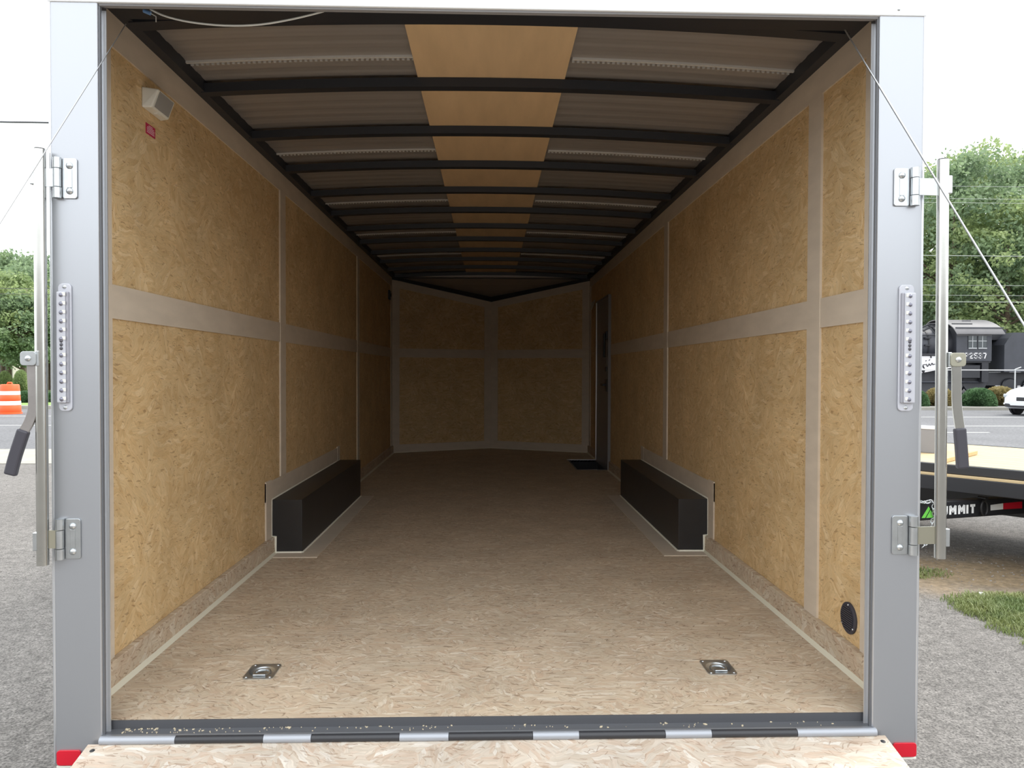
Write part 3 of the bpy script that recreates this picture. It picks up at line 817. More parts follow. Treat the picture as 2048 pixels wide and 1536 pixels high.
# ---- tie-down pans
def tie_down(cx, cy, side):
    t = thing('tie_down_ring', 'recessed zinc tie-down ring in the floor near the %s rear corner' % side, 'tie-down', (cx, cy, FL), group='floor tie-downs')
    n = 48; m = MB(); vs = []; fs = []
    hx, hy, r = 0.050, 0.062, 0.012
    def rr(a):
        c, s_ = math.cos(a), math.sin(a)
        k = min(hx/abs(c) if abs(c) > 1e-6 else 9, hy/abs(s_) if abs(s_) > 1e-6 else 9)
        x, y = k*c, k*s_
        # soften the corners
        ex, ey = abs(x)-(hx-r), abs(y)-(hy-r)
        if ex > 0 and ey > 0:
            l = math.hypot(ex, ey); q = min(1, r/l); x = math.copysign(hx-r+ex*q, x); y = math.copysign(hy-r+ey*q, y)
        return x, y
    rings = []
    prof = [('o', 0.0), ('o', 0.0035), (0.043, 0.0035), (0.040, 0.002), (0.036, -0.006), (0.028, -0.012), (0.014, -0.0145), (0.001, -0.015)]
    for (q, z) in prof:
        for j in range(n):
            a = 2*PI*j/n
            x, y = rr(a) if q == 'o' else (q*math.cos(a), q*math.sin(a))
            vs.append((cx+x, cy+y, FL+z))
    for i in range(len(prof)-1):
        for j in range(n): fs.append((i*n+j, i*n+(j+1) % n, (i+1)*n+(j+1) % n, (i+1)*n+j))
    fs.append(tuple((len(prof)-1)*n+j for j in range(n)))
    m.add(vs, fs).build('pan', 'zinc', t, smooth=True)
    ring = [(cx+0.026*math.cos(a), cy-0.002+0.026*math.sin(a), FL-0.004+0.004*math.sin(a)) for a in [2*PI*k/28 for k in range(28)]]
    MB().tube(ring, 0.0048, 8, closed=True).build('ring', 'zinc', t, smooth=True)
    MB().box(cx-0.022, cx+0.022, cy-0.040, cy-0.024, FL+0.003, FL+0.008).build('ring_clamp', 'zinc', t, bevel=0.003)
    for sx in (-1, 1):
        for sy in (-1, 1):
            MB().dome((cx+sx*0.039, cy+sy*0.050, FL+0.0035), 0.0055, 0.003, (0, 0, 1)).build('bolt', 'zinc', t, smooth=True)
tie_down(DR[0][0], DR[0][1], 'left'); tie_down(DR[1][0], DR[1][1], 'right')

# ---- round black flow-through vent, right wall
vc = at_x(1699.5, 1236, W)
t = thing('wall_vent', 'round black vent cover low on the right wall', 'vent', (W, vc.y, vc.z-0.054))
m = MB().lathe([(0.054, 0.0), (0.054, -0.006), (0.050, -0.009), (0.044, -0.009)], (W, vc.y, vc.z), 36, 'x'); m.build('flange', 'grip', t, smooth=True)
m = MB()
for k in range(-5, 6):
    z = vc.z+k*0.0075; hl = math.sqrt(max(0, 0.043**2-(k*0.0075)**2))
    if hl > 0.004: m.box(W-0.0125, W-0.0085, vc.y-hl, vc.y+hl, z-0.0022, z+0.0022)
tag(m.build('louvres', 'grip', t), kind='stuff')
for a in (95, 215, 325):
    q = math.radians(a); MB().dome((W-0.009, vc.y+0.047*math.cos(q), vc.z+0.047*math.sin(q)), 0.0042, 0.003, (-1, 0, 0)).build('screw', 'zinc', t, smooth=True)

# ---- white wedge-shaped speaker, left wall
def wl_(px, py): return at_x(px, py, -W)
Y0 = wl_(282.5, 195).y; Y1 = wl_(321, 246).y; Z1 = wl_(282, 172).z; Z0 = wl_(283, 214).z
t = thing('wedge_speaker', 'white wedge-shaped speaker high on the left wall', 'speaker', (-W, (Y0+Y1)/2, Z0))
D1, D0 = 0.056, 0.032
# back on the wall, front face smaller and tipped down
back = [(-W, Y0, Z1), (-W, Y1, Z1), (-W, Y1, Z0), (-W, Y0, Z0)]
front = [(-W+D1, Y0+0.012, Z1-0.004), (-W+D1, Y1-0.004, Z1-0.004), (-W+D0, Y1-0.004, Z0+0.004), (-W+D0, Y0+0.012, Z0+0.004)]
m = MB(); m.add(back+front, [(0, 1, 2, 3), (7, 6, 5, 4), (0, 4, 5, 1), (1, 5, 6, 2), (2, 6, 7, 3), (3, 7, 4, 0)])
m.build('housing', 'white_plastic', t, bevel=0.005, seg=3)
A, B_, C_, D_ = [Vector(p) for p in front]
cen = (A+B_+C_+D_)/4; nr = (B_-A).cross(D_-A).normalized(); nr = nr if nr.x > 0 else -nr
q = [cen+(p-cen)*0.83+nr*0.0004 for p in (A, B_, C_, D_)]
MB().prism(q, nr*0.002).build('grille', 'grille_grey', t, bevel=0.0008)
MB().box(-W+0.012, -W+0.028, (Y0+Y1)/2-0.012, (Y0+Y1)/2+0.012, Z0-0.003, Z0+0.004).build('switch', 'white_plastic', t, bevel=0.002)
# red warning label
la, lb = wl_(291, 244), wl_(310, 277)
o = MB().box(-W, -W+0.0012, la.y, lb.y, lb.z-0.003, la.z).build('warning_label', 'red_label')
tag(o, 'small red printed label below the white wedge speaker', 'label')
hgt = la.z-(lb.z-0.003); ww = lb.y-la.y
for k, (fa, fb) in enumerate(((0.3, 0.7), (0.15, 0.85), (0.1, 0.9), (0.12, 0.86), (0.1, 0.88))):
    z = la.z-hgt*(0.16+0.155*k)
    MB().box(-W+0.0011, -W+0.0016, la.y+ww*fa, la.y+ww*fb, z-hgt*0.035, z+hgt*0.035).build('printed_line', 'label_print', o)

# ---- side door and its step well
dr_ = MB().box(W-0.022, W-0.001, DOOR[0], DOOR[1], DOOR[2]-0.02, DOOR[3]).build('door_1', 'door_grey', bevel=0.003)
struct(dr_)
for (y0, y1, z0, z1) in ((DOOR[1]-0.012, DOOR[1]+0.014, DOOR[2]-0.09, DOOR[3]+0.01), (DOOR[0]-0.014, DOOR[0]+0.004, DOOR[2], DOOR[3]+0.01), (DOOR[0], DOOR[1], DOOR[3], DOOR[3]+0.014)):
    MB().box(W-0.030, W-0.0005, y0, y1, z0, z1).build('door_trim', 'alu_trim' if y1 > 6.3 and z0 < 1 else 'seal_grey', dr_)
lz = at_x(1217, 770, W).z
hb = MB().box(W-0.034, W-0.022, 5.50, 5.62, lz-0.07, lz+0.06).build('latch_plate', 'dark_latch', dr_, bevel=0.004)
MB().box(W-0.065, W-0.034, 5.56, 5.74, lz-0.012, lz+0.014).build('latch_lever', 'dark_latch', hb, bevel=0.004)
MB().tube([(W-0.05, 5.56, FL+1.17), (W-0.05, 5.56, FL+1.42)], 0.012, 10).build('grab_bar', 'dark_latch', dr_, smooth=True)
MB().box(W-0.04, W-0.022, 5.52, 5.62, FL+1.36, FL+1.44).build('bar_bracket', 'dark_latch', dr_)
MB().box(W-0.034, W-0.022, 5.53, 5.61, FL+1.02, FL+1.07).build('bolt_lock', 'dark_latch', dr_)
MB().box(W-0.026, W-0.022, 5.52, 5.63, FL+1.09, FL+1.17).build('door_notice', 'seal_grey', dr_)
h = holes[2]
sw = MB()
sw.box(h[0]+0.001, h[1]-0.001, h[2]+0.001, h[3]-0.001, FL-0.22, FL-0.21)
for (a, b_, c, d) in ((h[0]+0.001, h[0]+0.006, h[2]+0.001, h[3]-0.001), (h[1]-0.006, h[1]-0.001, h[2]+0.001, h[3]-0.001), (h[0]+0.001, h[1]-0.001, h[2]+0.001, h[2]+0.006), (h[0]+0.001, h[1]-0.001, h[3]-0.006, h[3]-0.001)):
    sw.box(a, b_, c, d, FL-0.21, FL-0.002)
swo = tag(sw.build('step_well', 'black_gloss'), 'black recessed step well in the floor at the side door', 'step well')
MB().box(h[0]-0.02, h[1]-0.03, h[3]-0.006, h[3]+0.02, FL-0.02, FL+0.007).build('edge_trim', 'alu_trim', swo)
MB().box(h[0]-0.014, h[0]+0.002, h[2]-0.01, h[3]+0.02, FL-0.02, FL+0.003).build('edge_trim', 'seal_grey', swo)
MB().box(h[0]-0.014, h[1]-0.03, h[2]-0.016, h[2]+0.002, FL-0.02, FL+0.003).build('edge_trim', 'seal_grey', swo)
# paper tag above the door and a dark switch on the left wall
pa = at_x(1187, 610, W-0.002)
o = MB().add([(W-0.001, pa.y-0.17, pa.z+0.05), (W-0.001, pa.y+0.17, pa.z+0.05), (W-0.03, pa.y+0.12, pa.z-0.06), (W-0.03, pa.y-0.05, pa.z-0.06), (W-0.003, pa.y-0.17, pa.z+0.05), (W-0.003, pa.y+0.17, pa.z+0.05), (W-0.033, pa.y+0.12, pa.z-0.06), (W-0.033, pa.y-0.05, pa.z-0.06)],
    [(0, 1, 2, 3), (7, 6, 5, 4), (0, 4, 5, 1), (1, 5, 6, 2), (2, 6, 7, 3), (3, 7, 4, 0)]).build('paper_tag', 'white_plastic')
tag(o, 'small pale paper tag on the right wall beyond the side door', 'tag')
pb = at_x(777.5, 590, -W)
o = MB().box(-W-0.0005, -W+0.02, pb.y-0.06, pb.y+0.06, pb.z-0.055, pb.z+0.055).build('wall_switch', 'dark_latch', bevel=0.004)
tag(o, 'small dark switch plate high at the far end of the left wall', 'switch')
MB().box(-W+0.02, -W+0.03, pb.y-0.02, pb.y+0.02, pb.z-0.02, pb.z+0.02).build('rocker', 'rubber', o)

# ---- wood chips left on the sill
rng = random.Random(4)
m = MB()
for k in range(150):
    x = -1.07+2.1*(rng.random()**2.2); y = RY+0.008+(FY-RY-0.014)*(1-rng.random()**1.8*0.9)
    q = 0.0008+0.0014*rng.random()**3 if k > 10 else 0.0022+0.0016*rng.random()
    a = rng.random()*PI; c, s_ = math.cos(a)*q*1.7, math.sin(a)*q*1.7; c2, s2 = -math.sin(a)*q, math.cos(a)*q
    z = SZ+0.0002
    m.prism([(x+c, y+s_, z), (x+c2, y+s2, z), (x-c, y-s_, z), (x-c2, y-s2, z)], (0, 0, 0.0015+q*0.3))
tag(m.build('wood_chips', 'dust'), 'pale wood chips scattered along the grey rear sill', 'wood chips', kind='stuff')

# ================================================================ OUTDOORS: ground
G1 = 9.95; G2 = 12.15; RF = 27.0
m = MB(); m.box(-70, 90, -40, G1, -0.3, 0.0); struct(m.build('ground_lot', 'lot'), 'grey gravelly parking lot around the trailer', 'ground').location.z += 0
m = MB(); m.box(-70, 90, G1, G2, -0.3, 0.012); struct(m.build('ground_gutter', 'concrete'), 'pale concrete gutter strip between the lot and the road', 'gutter')
m = MB(); m.box(-70, 90, G2, RF, -0.3, 0.0); road = struct(m.build('ground_road', 'asphalt'), 'asphalt road running behind the trailer', 'road')
for (x0, x1, y, wd) in ((-70, 90, 18.4, 0.10), (-70, 90, 22.5, 0.12), (10.6, 12.6, 16.2, 0.12), (15, 17, 16.2, 0.12)):
    MB().box(x0, x1, y-wd/2, y+wd/2, 0.0, 0.004).build('road_line', 'road_paint', road)
m = MB(); m.box(-70, 90, RF, RF+0.3, -0.3, 0.13); struct(m.build('ground_kerb', 'concrete', bevel=0.02), 'concrete kerb on the far side of the road', 'kerb')
m = MB(); m.box(-70, 3, RF+0.3, 140, -0.3, 0.12); struct(m.build('ground_lawn', 'lawn'), 'green lawn beyond the road', 'lawn')
m = MB(); m.box(3, 90, RF+0.3, 140, -0.3, 0.11); struct(m.build('ground_verge', 'asphalt'), 'ground under the locomotive display', 'ground')

# loose stones in the gravel
rng = np.random.default_rng(3)
def scatter_stones(name, label, n, box, smin, smax, excl):
    vs = []; fs = []
    for k in range(n):
        x = rng.uniform(box[0], box[1]); y = rng.uniform(box[2], box[3])
        if excl(x, y): continue
        s_ = smin+(smax-smin)*rng.random()**3; a = rng.uniform(0, PI); e = rng.uniform(0.6, 1.0)
        n0 = len(vs); c, d = math.cos(a), math.sin(a)
        for (u, v, w_) in ((-1, -.6, 0), (.7, -.8, 0), (1, .5, 0), (-.5, .9, 0), (-.5, -.3, .7), (.5, -.2, .8), (.3, .4, .6)):
            uu, vv = u*s_, v*s_*e; vs.append((x+uu*c-vv*d, y+uu*d+vv*c, w_*s_*0.9))
        fs += [tuple(n0+i for i in f) for f in ((0, 1, 5, 4), (1, 2, 6, 5), (2, 3, 6), (3, 0, 4), (3, 4, 6), (4, 5, 6))]
    m = MB(); m.v = vs; m.f = fs
    return tag(m.build(name, 'stone'), label, 'gravel', kind='stuff')
scatter_stones('gravel_stones', 'loose gravel stones on the lot right of the trailer', 5200, (1.35, 6.5, -0.5, 4.2), 0.003, 0.011, lambda x, y: False)
scatter_stones('gravel_stones', 'loose gravel stones on the lot left of the trailer', 5200, (-7.5, -1.35, -0.5, 9.5), 0.003, 0.010, lambda x, y: False)

# grass patches (blades)
def grass(name, label, spots, n, hmin, hmax):
    vs = []; fs = []
    for (cx, cy, rx, ry, k) in spots:
        for _ in range(int(n*k)):
            a = rng.uniform(0, 2*PI); q = math.sqrt(rng.random())*(0.75+0.35*rng.random()); x = cx+rx*q*math.cos(a); y = cy+ry*q*math.sin(a)
            h_ = rng.uniform(hmin, hmax)*(1.15-0.6*q); b_ = rng.uniform(0, 2*PI); w_ = rng.uniform(0.0018, 0.004)
            lx, ly = math.cos(b_)*h_*rng.uniform(0.2, 0.9), math.sin(b_)*h_*rng.uniform(0.2, 0.9)
            px_, py_ = -math.sin(b_)*w_, math.cos(b_)*w_; i = len(vs)
            vs += [(x-px_, y-py_, 0), (x+px_, y+py_, 0), (x+lx*0.4+px_*.7, y+ly*0.4+py_*.7, h_*0.7), (x+lx*0.4-px_*.7, y+ly*0.4-py_*.7, h_*0.7), (x+lx, y+ly, h_)]
            fs += [(i, i+1, i+2, i+3), (i+3, i+2, i+4)]
    m = MB(); m.v = vs; m.f = fs
    return tag(m.build(name, 'grass_blade'), label, 'grass', kind='stuff')
grass('grass_patch', 'bright green grass patch on the gravel right of the trailer', [(3.75, 2.45, 0.75, 0.34, 1.0), (3.35, 2.55, 0.35, 0.22, 0.5), (4.6, 2.0, 0.9, 0.5, 0.8), (3.45, 2.15, 0.22, 0.2, 0.3), (3.75, 1.95, 0.45, 0.3, 0.6), (3.28, 2.08, 0.33, 0.26, 0.55), (3.2, 2.38, 0.24, 0.24, 0.4), (3.3, 1.78, 0.36, 0.13, 0.2)], 5200, 0.02, 0.065)
grass('grass_patch', 'thin grass tuft in the dirt beside the flatbed tongue', [(3.15, 3.30, 0.34, 0.18, 1.0)], 900, 0.015, 0.05)
g = at_z(1964, 1193); m = MB().add([(g.x-0.03, g.y-0.02, 0.001), (g.x+0.035, g.y-0.015, 0.001), (g.x+0.03, g.y+0.02, 0.02), (g.x-0.01, g.y+0.02, 0.026), (g.x, g.y, 0.03)], [(0, 1, 4), (1, 2, 4), (2, 3, 4), (3, 0, 4), (0, 3, 2, 1)])
tag(m.build('paper_scrap', 'litter'), 'scrap of white paper lying at the edge of the grass', 'litter')

# ================================================================ FLATBED TRAILERS (right)
P0 = at_z(1838, 924, 0.79); P1 = at_z(2048, 942.5, 0.79)
ux = Vector((P1.x-P0.x, P1.y-P0.y, 0)).normalized(); rzA = math.atan2(ux.y, ux.x)
def flatbed(name, label, loc, z0, z1, zd, yoff, length, planks, wheels):
    t = thing(name, label, 'flatbed trailer', (loc.x, loc.y, 0), rzA, group='stacked flatbed trailers')
    x0, x1 = -1.5, length; wd = 2.02
    for y in (yoff, yoff+wd-0.06):
        MB().box(x0, x1, y, y+0.06, z0, z1).build('side_rail', 'black_gloss', t, bevel=0.006, local=True)
    for x in (x0, x1-0.06):
        MB().box(x, x+0.06, yoff+0.06, yoff+wd-0.06, z0, z1).build('end_rail', 'black_gloss', t, local=True)
    n = planks; w_ = (wd-0.12)/n
    for k in range(n):
        MB().box(x0+0.06, x1-0.06, yoff+0.06+k*w_+0.0025, yoff+0.06+(k+1)*w_-0.0025, zd-0.035, zd).build('plank', 'wood_deck', t, local=True)
    return t, x0, x1, wd
bedB, bx0, bx1, bw = flatbed('flatbed_trailer', 'lower black flatbed trailer of the stack at right, with lettered tongue', P0, 0.585, 0.700, 0.716, -0.06, 4.2, 11, True)
MB().box(bx0+0.02, bx1-0.02, -0.055, 0.002, 0.7005, 0.716).build('edge_plank', 'wood_deck', bedB, local=True)
for y in (0.62, 1.55): MB().box(bx0, bx1, y, y+0.10, 0.34, 0.584).build('main_beam', 'black_gloss', bedB, local=True)
for x in (2.4, 3.2):
    for y in (0.10, 1.72):
        wlm = MB().lathe([(0.10, -0.09), (0.28, -0.10), (0.33, -0.07), (0.33, 0.07), (0.28, 0.10), (0.10, 0.09)], (x, y, 0.33), 24, 'y').build('wheel', 'tyre', bedB, smooth=True, local=True)
    MB().tube([(x, 0.1, 0.40), (x, 1.72, 0.40)], 0.04, 8).build('axle', 'black_gloss', bedB, local=True)
bedA, *_ = flatbed('flatbed_trailer', 'upper black flatbed with pale plank deck stacked on the lower one at right', P0, 0.717, 0.790, 0.787, 0.0, 4.2, 11, False)

# lettered tongue beam of the lower trailer
TZ = 0.53
T0 = at_z(1838, 1006, TZ); T1 = at_z(2005, 996, TZ)
tx = Vector((T1.x-T0.x, T1.y-T0.y, 0)).normalized(); tn = Vector((tx.y, -tx.x, 0)); tn = tn if tn.y < 0 else -tn
def face(px, py, off=0.0):
    d = ray(px, py); p = T0+tn*off; k = (p-CAM).dot(tn)/d.dot(tn); return CAM+d*k
TH = TZ-face(1838, 1042).z
def tbox(a, b_, z0, z1, d0, d1):
    m = MB(); p = T0+tx*a; q = T0+tx*b_
    return m.prism([Vector((p.x, p.y, z0))+tn*d0, Vector((q.x, q.y, z0))+tn*d0, Vector((q.x, q.y, z1))+tn*d0, Vector((p.x, p.y, z1))+tn*d0], tn*(d1-d0))
tongue = thing('trailer_tongue', 'black tongue beam lettered SUMMIT under the stacked flatbeds at right', 'trailer tongue', (T0.x, T0.y, 0))
LB = (T1-T0).length
bm_ = tbox(-0.75, LB+1.05, TZ-TH, TZ, -0.08, 0).build('tongue_beam', 'black_gloss', tongue, bevel=0.008)
for a in (-0.68, LB+0.95):
    tbox(a, a+0.07, 0, TZ-TH, -0.075, -0.005).build('stand_leg', 'black_gloss', tongue)
    tbox(a-0.05, a+0.12, 0, 0.01, -0.12, 0.04).build('stand_foot', 'black_gloss', tongue)
def on_face(px, py): 
    p = face(px, py); return (p-T0).dot(tx), p.z
a0, zA = on_face(1869, 1032); a1, zB = on_face(1952, 1008)
mw = Matrix.Identity(4)
org = T0+tx*a0; org = Vector((org.x, org.y, zA))
for i in range(3): mw[i][0] = tx[i]; mw[i][1] = (0, 0, 1)[i]; mw[i][2] = tn[i]; mw[i][3] = org[i]-ORG[tongue][i]
text_mesh('lettering', 'SUMMIT', (zB-zA)*1.0, 'white_vinyl', bm_, mw, 0.0015, width=a1-a0, weight=0.27)
# green mountain emblem: a slanted triangle with a cut
def facepoly(pts, nm, material, par, th=0.0015):
    poly = [face(x, y, 0.0003) for x, y in pts]
    return MB().prism(poly, tn*th).build(nm, material, par)
facepoly([(1843, 1036), (1857, 1013), (1860, 1018), (1850, 1036)], 'emblem', 'green_vinyl', bm_)
facepoly([(1852, 1036), (1861, 1020), (1866, 1029), (1866, 1035)], 'emblem', 'green_vinyl', bm_)
a2 = facepoly([(1981, 1010), (2006, 1006.5), (2006, 1018.5), (1981, 1021)], 'reflective_tape', 'white_vinyl', bm_)
a3 = facepoly([(2006.5, 1006.5), (2044, 1003), (2044, 1016.5), (2006.5, 1018.5)], 'reflective_tape', 'red_plastic', bm_)
# forged lashing ring
c = face(1967.5, 1016, 0.02); rg = []
for k in range(28):
    a = 2*PI*k/28; rg.append(c+tx*(0.030*math.cos(a))+Vector((0, 0, 0.056*math.sin(a)))+tn*0.004)
MB().tube(rg, 0.0085, 8, closed=True).build('lashing_ring', 'black_steel', bm_, smooth=True)
p = T0+tx*on_face(1969, 1002)[0]
MB().tube([Vector((p.x, p.y, TZ+0.004))-tn*0.05, Vector((p.x, p.y, TZ+0.006))+tn*0.02], 0.015, 10).build('ring_saddle', 'black_steel', bm_, smooth=True)
# safety chain hung over the tongue
def chain(label, pts, off):
    path = smooth_path([tuple(face(x, y, off)) for x, y in pts], 6)
    L = [0]
    for a, b_ in zip(path, path[1:]): L.append(L[-1]+(b_-a).length)
    o = None; step = 0.030; nlinks = int(L[-1]/step)
    t = thing('safety_chain', label, 'chain', path[-1])
    for k in range(nlinks):
        s_ = (k+0.5)*step; i = max(j for j in range(len(L)) if L[j] <= s_); i = min(i, len(path)-2)
        f_ = (s_-L[i])/max(1e-6, L[i+1]-L[i]); c = path[i].lerp(path[i+1], f_); d = (path[i+1]-path[i]).normalized()
        e = d.cross(tn).normalized(); g_ = d.cross(e)
        w_ = (e*0.8+g_*0.6) if k % 2 else (e*0.6-g_*0.8)
        pts2 = [c+d*(0.020*math.cos(q))+w_*(0.0115*math.sin(q)) for q in [2*PI*j/14 for j in range(14)]]
        MB().tube(pts2, 0.0036, 6, closed=True).build('link', 'zinc', t, smooth=True)
chain('bright zinc safety chain hanging over the lettered tongue', [(1840, 1003), (1852, 1005), (1861, 1002), (1868, 1008), (1866, 1020), (1869, 1032), (1864, 1044), (1863, 1058), (1858, 1075), (1848, 1092), (1841, 1094)], 0.018)
# grey tool box and a stick of lumber on the upper deck
q0 = at_z(1870, 907, 0.788); loc = Vector((q0.x, q0.y, 0.788))
t = thing('tool_box', 'grey steel box standing on the far end of the plank deck', 'tool box', loc, rzA)
MB().box(-0.75, 0.0, 0.0, 0.28, 0.0, 0.215).build('body', 'seal_grey', t, local=True, bevel=0.004)
MB().box(-0.755, 0.004, -0.004, 0.284, 0.2155, 0.232).build('lid', 'alu_trim', t, local=True, bevel=0.003)
a, b_ = at_z(1880, 927, 0.788), at_z(1950, 909, 0.788)
d = (b_-a); d.z = 0; L = d.length
t = MB().box(0, L, -0.02, 0.02, 0, 0.03).build('lumber_stick', 'wood_stick', local=True)
t.location = (a.x, a.y, 0.791); t.rotation_euler = (0, 0, math.atan2(d.y, d.x))
tag(t, 'short brown stick of lumber lying on the plank deck', 'lumber')

# ================================================================ TRAFFIC DRUM (left)
dc = at_z(20, 827.5); dk = 0.0176
t = thing('traffic_drum', 'orange traffic drum with two white bands at the far road edge', 'traffic drum', (dc.x, dc.y, 0))
MB().lathe([(0.365, 0.0), (0.365, 0.05), (0.345, 0.06)], (dc.x, dc.y, 0), 28).build('base_ring', 'orange_plastic', t, smooth=True)
bands = [(0.05, 0.30, 0.335, 0.325, 'orange_plastic'), (0.30, 0.44, 0.328, 0.322, 'white_vinyl'), (0.44, 0.65, 0.317, 0.308, 'orange_plastic'), (0.65, 0.78, 0.310, 0.304, 'white_vinyl'), (0.78, 0.99, 0.300, 0.285, 'orange_plastic')]
for (za, zb, ra, rb, mm) in bands:
    MB().lathe([(ra-0.006, za), (ra, za+0.008), (rb, zb-0.008), (rb-0.006, zb)], (dc.x, dc.y, 0), 28).build('band', mm, t, smooth=True)
MB().lathe([(0.28, 0.99), (0.26, 1.01), (0.05, 1.015)], (dc.x, dc.y, 0), 28).build('top', 'orange_plastic', t, smooth=True)
MB().tube([(dc.x-0.08, dc.y, 1.01), (dc.x-0.06, dc.y, 1.07), (dc.x+0.06, dc.y, 1.07), (dc.x+0.08, dc.y, 1.01)], 0.025, 8).build('handle', 'orange_plastic', t, smooth=True)

# ================================================================ LOCOMOTIVE (right, far)
LY = 40.0
def lp(px, py, y=LY): return at_y(px, py, y)
c0 = lp(1913.6, 668); c1 = lp(1983, 722)
GZ = 0.11
loco = thing('steam_locomotive', 'black steam locomotive with grey-roofed cab lettered UP2537', 'locomotive', (c0.x, LY, GZ))
DEP = 3.0
cab = MB().box(c0.x, c1.x, LY, LY+0.08, c1.z, c0.z+0.05).build('cab_side', 'loco_grey', loco)
MB().box(c0.x, c1.x, LY+DEP-0.08, LY+DEP, c1.z, c0.z+0.05).build('cab_side', 'loco_grey', loco)
MB().box(c0.x, c0.x+0.08, LY+0.08, LY+DEP-0.08, c1.z, c0.z+0.4).build('cab_front', 'loco_black', loco)
MB().box(c0.x, c1.x, LY+0.08, LY+DEP-0.08, c1.z-0.1, c1.z).build('cab_floor', 'loco_black', loco)
# roof: a barrel of shallow arc along x with overhang
r0, r1 = lp(1899, 668), lp(2004, 668); ztop = lp(1960, 638).z; ze = c0.z-0.02
n = 14; vs = []; fs = []
for i in range(n+1):
    q = i/n; y = LY-0.28+(DEP+0.56)*q; hgt = ze+(ztop-ze)*math.sin(PI*q)**0.62
    for (x, dz) in ((r0.x+0.25*(1-math.sin(PI*q)), 0), (r1.x-0.3*(math.sin(PI*q)), 0), (r1.x-0.3*math.sin(PI*q), 0.05), (r0.x+0.25*(1-math.sin(PI*q)), 0.05)):
        vs.append((x, y, hgt+dz))
for i in range(n):
    for j in range(4): fs.append((i*4+j, i*4+(j+1) % 4, i*4+4+(j+1) % 4, i*4+4+j))
fs += [(3, 2, 1, 0), tuple(n*4+j for j in range(4))]
rf = MB().add(vs, fs).build('cab_roof', 'loco_roof', loco, smooth=True)
for (xa, xb, py) in ((1905, 1945, 644.5), (1935, 1952, 639.8), (1905, 2000, 653.5)):
    p = lp(xa, py, LY+0.25); q = lp(xb, py, LY+0.25); yy = {644.5: LY+0.30, 639.8: LY+0.75, 653.5: LY-0.05}[py]
    zz = ze+(ztop-ze)*math.sin(PI*((yy-LY+0.28)/(DEP+0.56)))**0.62+0.05
    MB().box(p.x, q.x, yy-0.04, yy+0.04, zz-0.03, zz+0.03).build('roof_rib', 'loco_black' if py < 650 else 'loco_grey', rf)
MB().box(c0.x+0.02, c1.x-0.02, LY-0.03, LY+0.02, lp(1950, 671).z-0.02, c0.z+0.02).build('eave_strip', 'loco_roof', loco)
for (xa, xb) in ((1936.5, 1952.5), (1956, 1972.5)):
    a, b_ = lp(xa, 672), lp(xb, 695)
    wo = MB().box(a.x-0.03, b_.x+0.03, LY-0.02, LY-0.001, b_.z-0.03, a.z+0.03).build('window', 'loco_black', loco)
    MB().box(a.x, b_.x, LY-0.03, LY-0.021, b_.z, a.z).build('pane', 'pane', wo)
    MB().box((a.x+b_.x)/2-0.018, (a.x+b_.x)/2+0.018, LY-0.045, LY-0.031, b_.z, a.z).build('muntin', 'loco_sash', wo)
    zz = lp(xa, 682).z; MB().box(a.x, b_.x, LY-0.044, LY-0.0312, zz-0.018, zz+0.018).build('muntin', 'loco_sash', wo)
    zz = lp(xa, 696.5).z; MB().box(a.x, b_.x, LY-0.07, LY-0.021, zz-0.03, zz+0.03).build('window_sill', 'loco_sash', wo)
la, lb = lp(1919, 717.2), lp(1974.5, 705.6)
mw = Matrix.Identity(4); mw[0] = (1, 0, 0, la.x-ORG[loco].x); mw[1] = (0, 0, -1, LY-0.002-ORG[loco].y); mw[2] = (0, 1, 0, la.z-ORG[loco].z)
text_mesh('lettering', 'UP2537', lb.z-la.z, 'loco_white', cab, mw, 0.01, width=lb.x-la.x, weight=0.165)
# boiler, firebox, running board and gear
bxl = lp(1500, 680).x; zb = lp(1850, 656, LY+1.5).z; rb = 1.02
cyb = LY+1.5; czb = zb-rb
def xl(prof, nm, mm, par=loco, n=28): return MB().lathe(prof, (0, cyb, czb), n, 'x').build(nm, mm, par, smooth=True)
fbx = lp(1893, 680).x
xl([(0.9, bxl), (0.98, bxl+0.2), (rb, bxl+0.4), (rb, fbx-0.3)], 'boiler', 'loco_grey')
xl([(rb+0.02, fbx-0.3), (rb+0.16, fbx-0.2), (rb+0.16, c0.x+0.02)], 'firebox', 'loco_black')
for px_ in (1700, 1780, 1846, 1868):
    x = lp(px_, 680).x; xl([(rb+0.001, x-0.05), (rb+0.02, x-0.05), (rb+0.02, x+0.05), (rb+0.001, x+0.05)], 'boiler_band', 'loco_black')
xd = lp(1790, 650).x; MB().lathe([(0.42, czb+rb-0.1), (0.40, czb+rb+0.35), (0.25, czb+rb+0.5), (0.02, czb+rb+0.55)], (xd, cyb, 0), 20).build('steam_dome', 'loco_black', loco, smooth=True)
xd = lp(1590, 650).x; MB().lathe([(0.30, czb+rb-0.1), (0.26, czb+rb+0.5), (0.32, czb+rb+0.7)], (xd, cyb, 0), 20).build('smokestack', 'loco_black', loco, smooth=True)
MB().tube([(bxl+1, LY+0.52, czb+0.55), (c0.x-0.1, LY+0.52, czb+0.55)], 0.03, 8).build('hand_rail', 'loco_black', loco)
for (xa, xb, ya) in ((1850, 1862, 676), (1850, 1862, 690.5)):
    a, b_ = lp(xa, ya, LY+0.40), lp(xb, ya, LY+0.40); MB().box(a.x, b_.x, LY+0.36, LY+0.62, a.z-0.04, a.z+0.04).build('boiler_step', 'loco_black', loco)
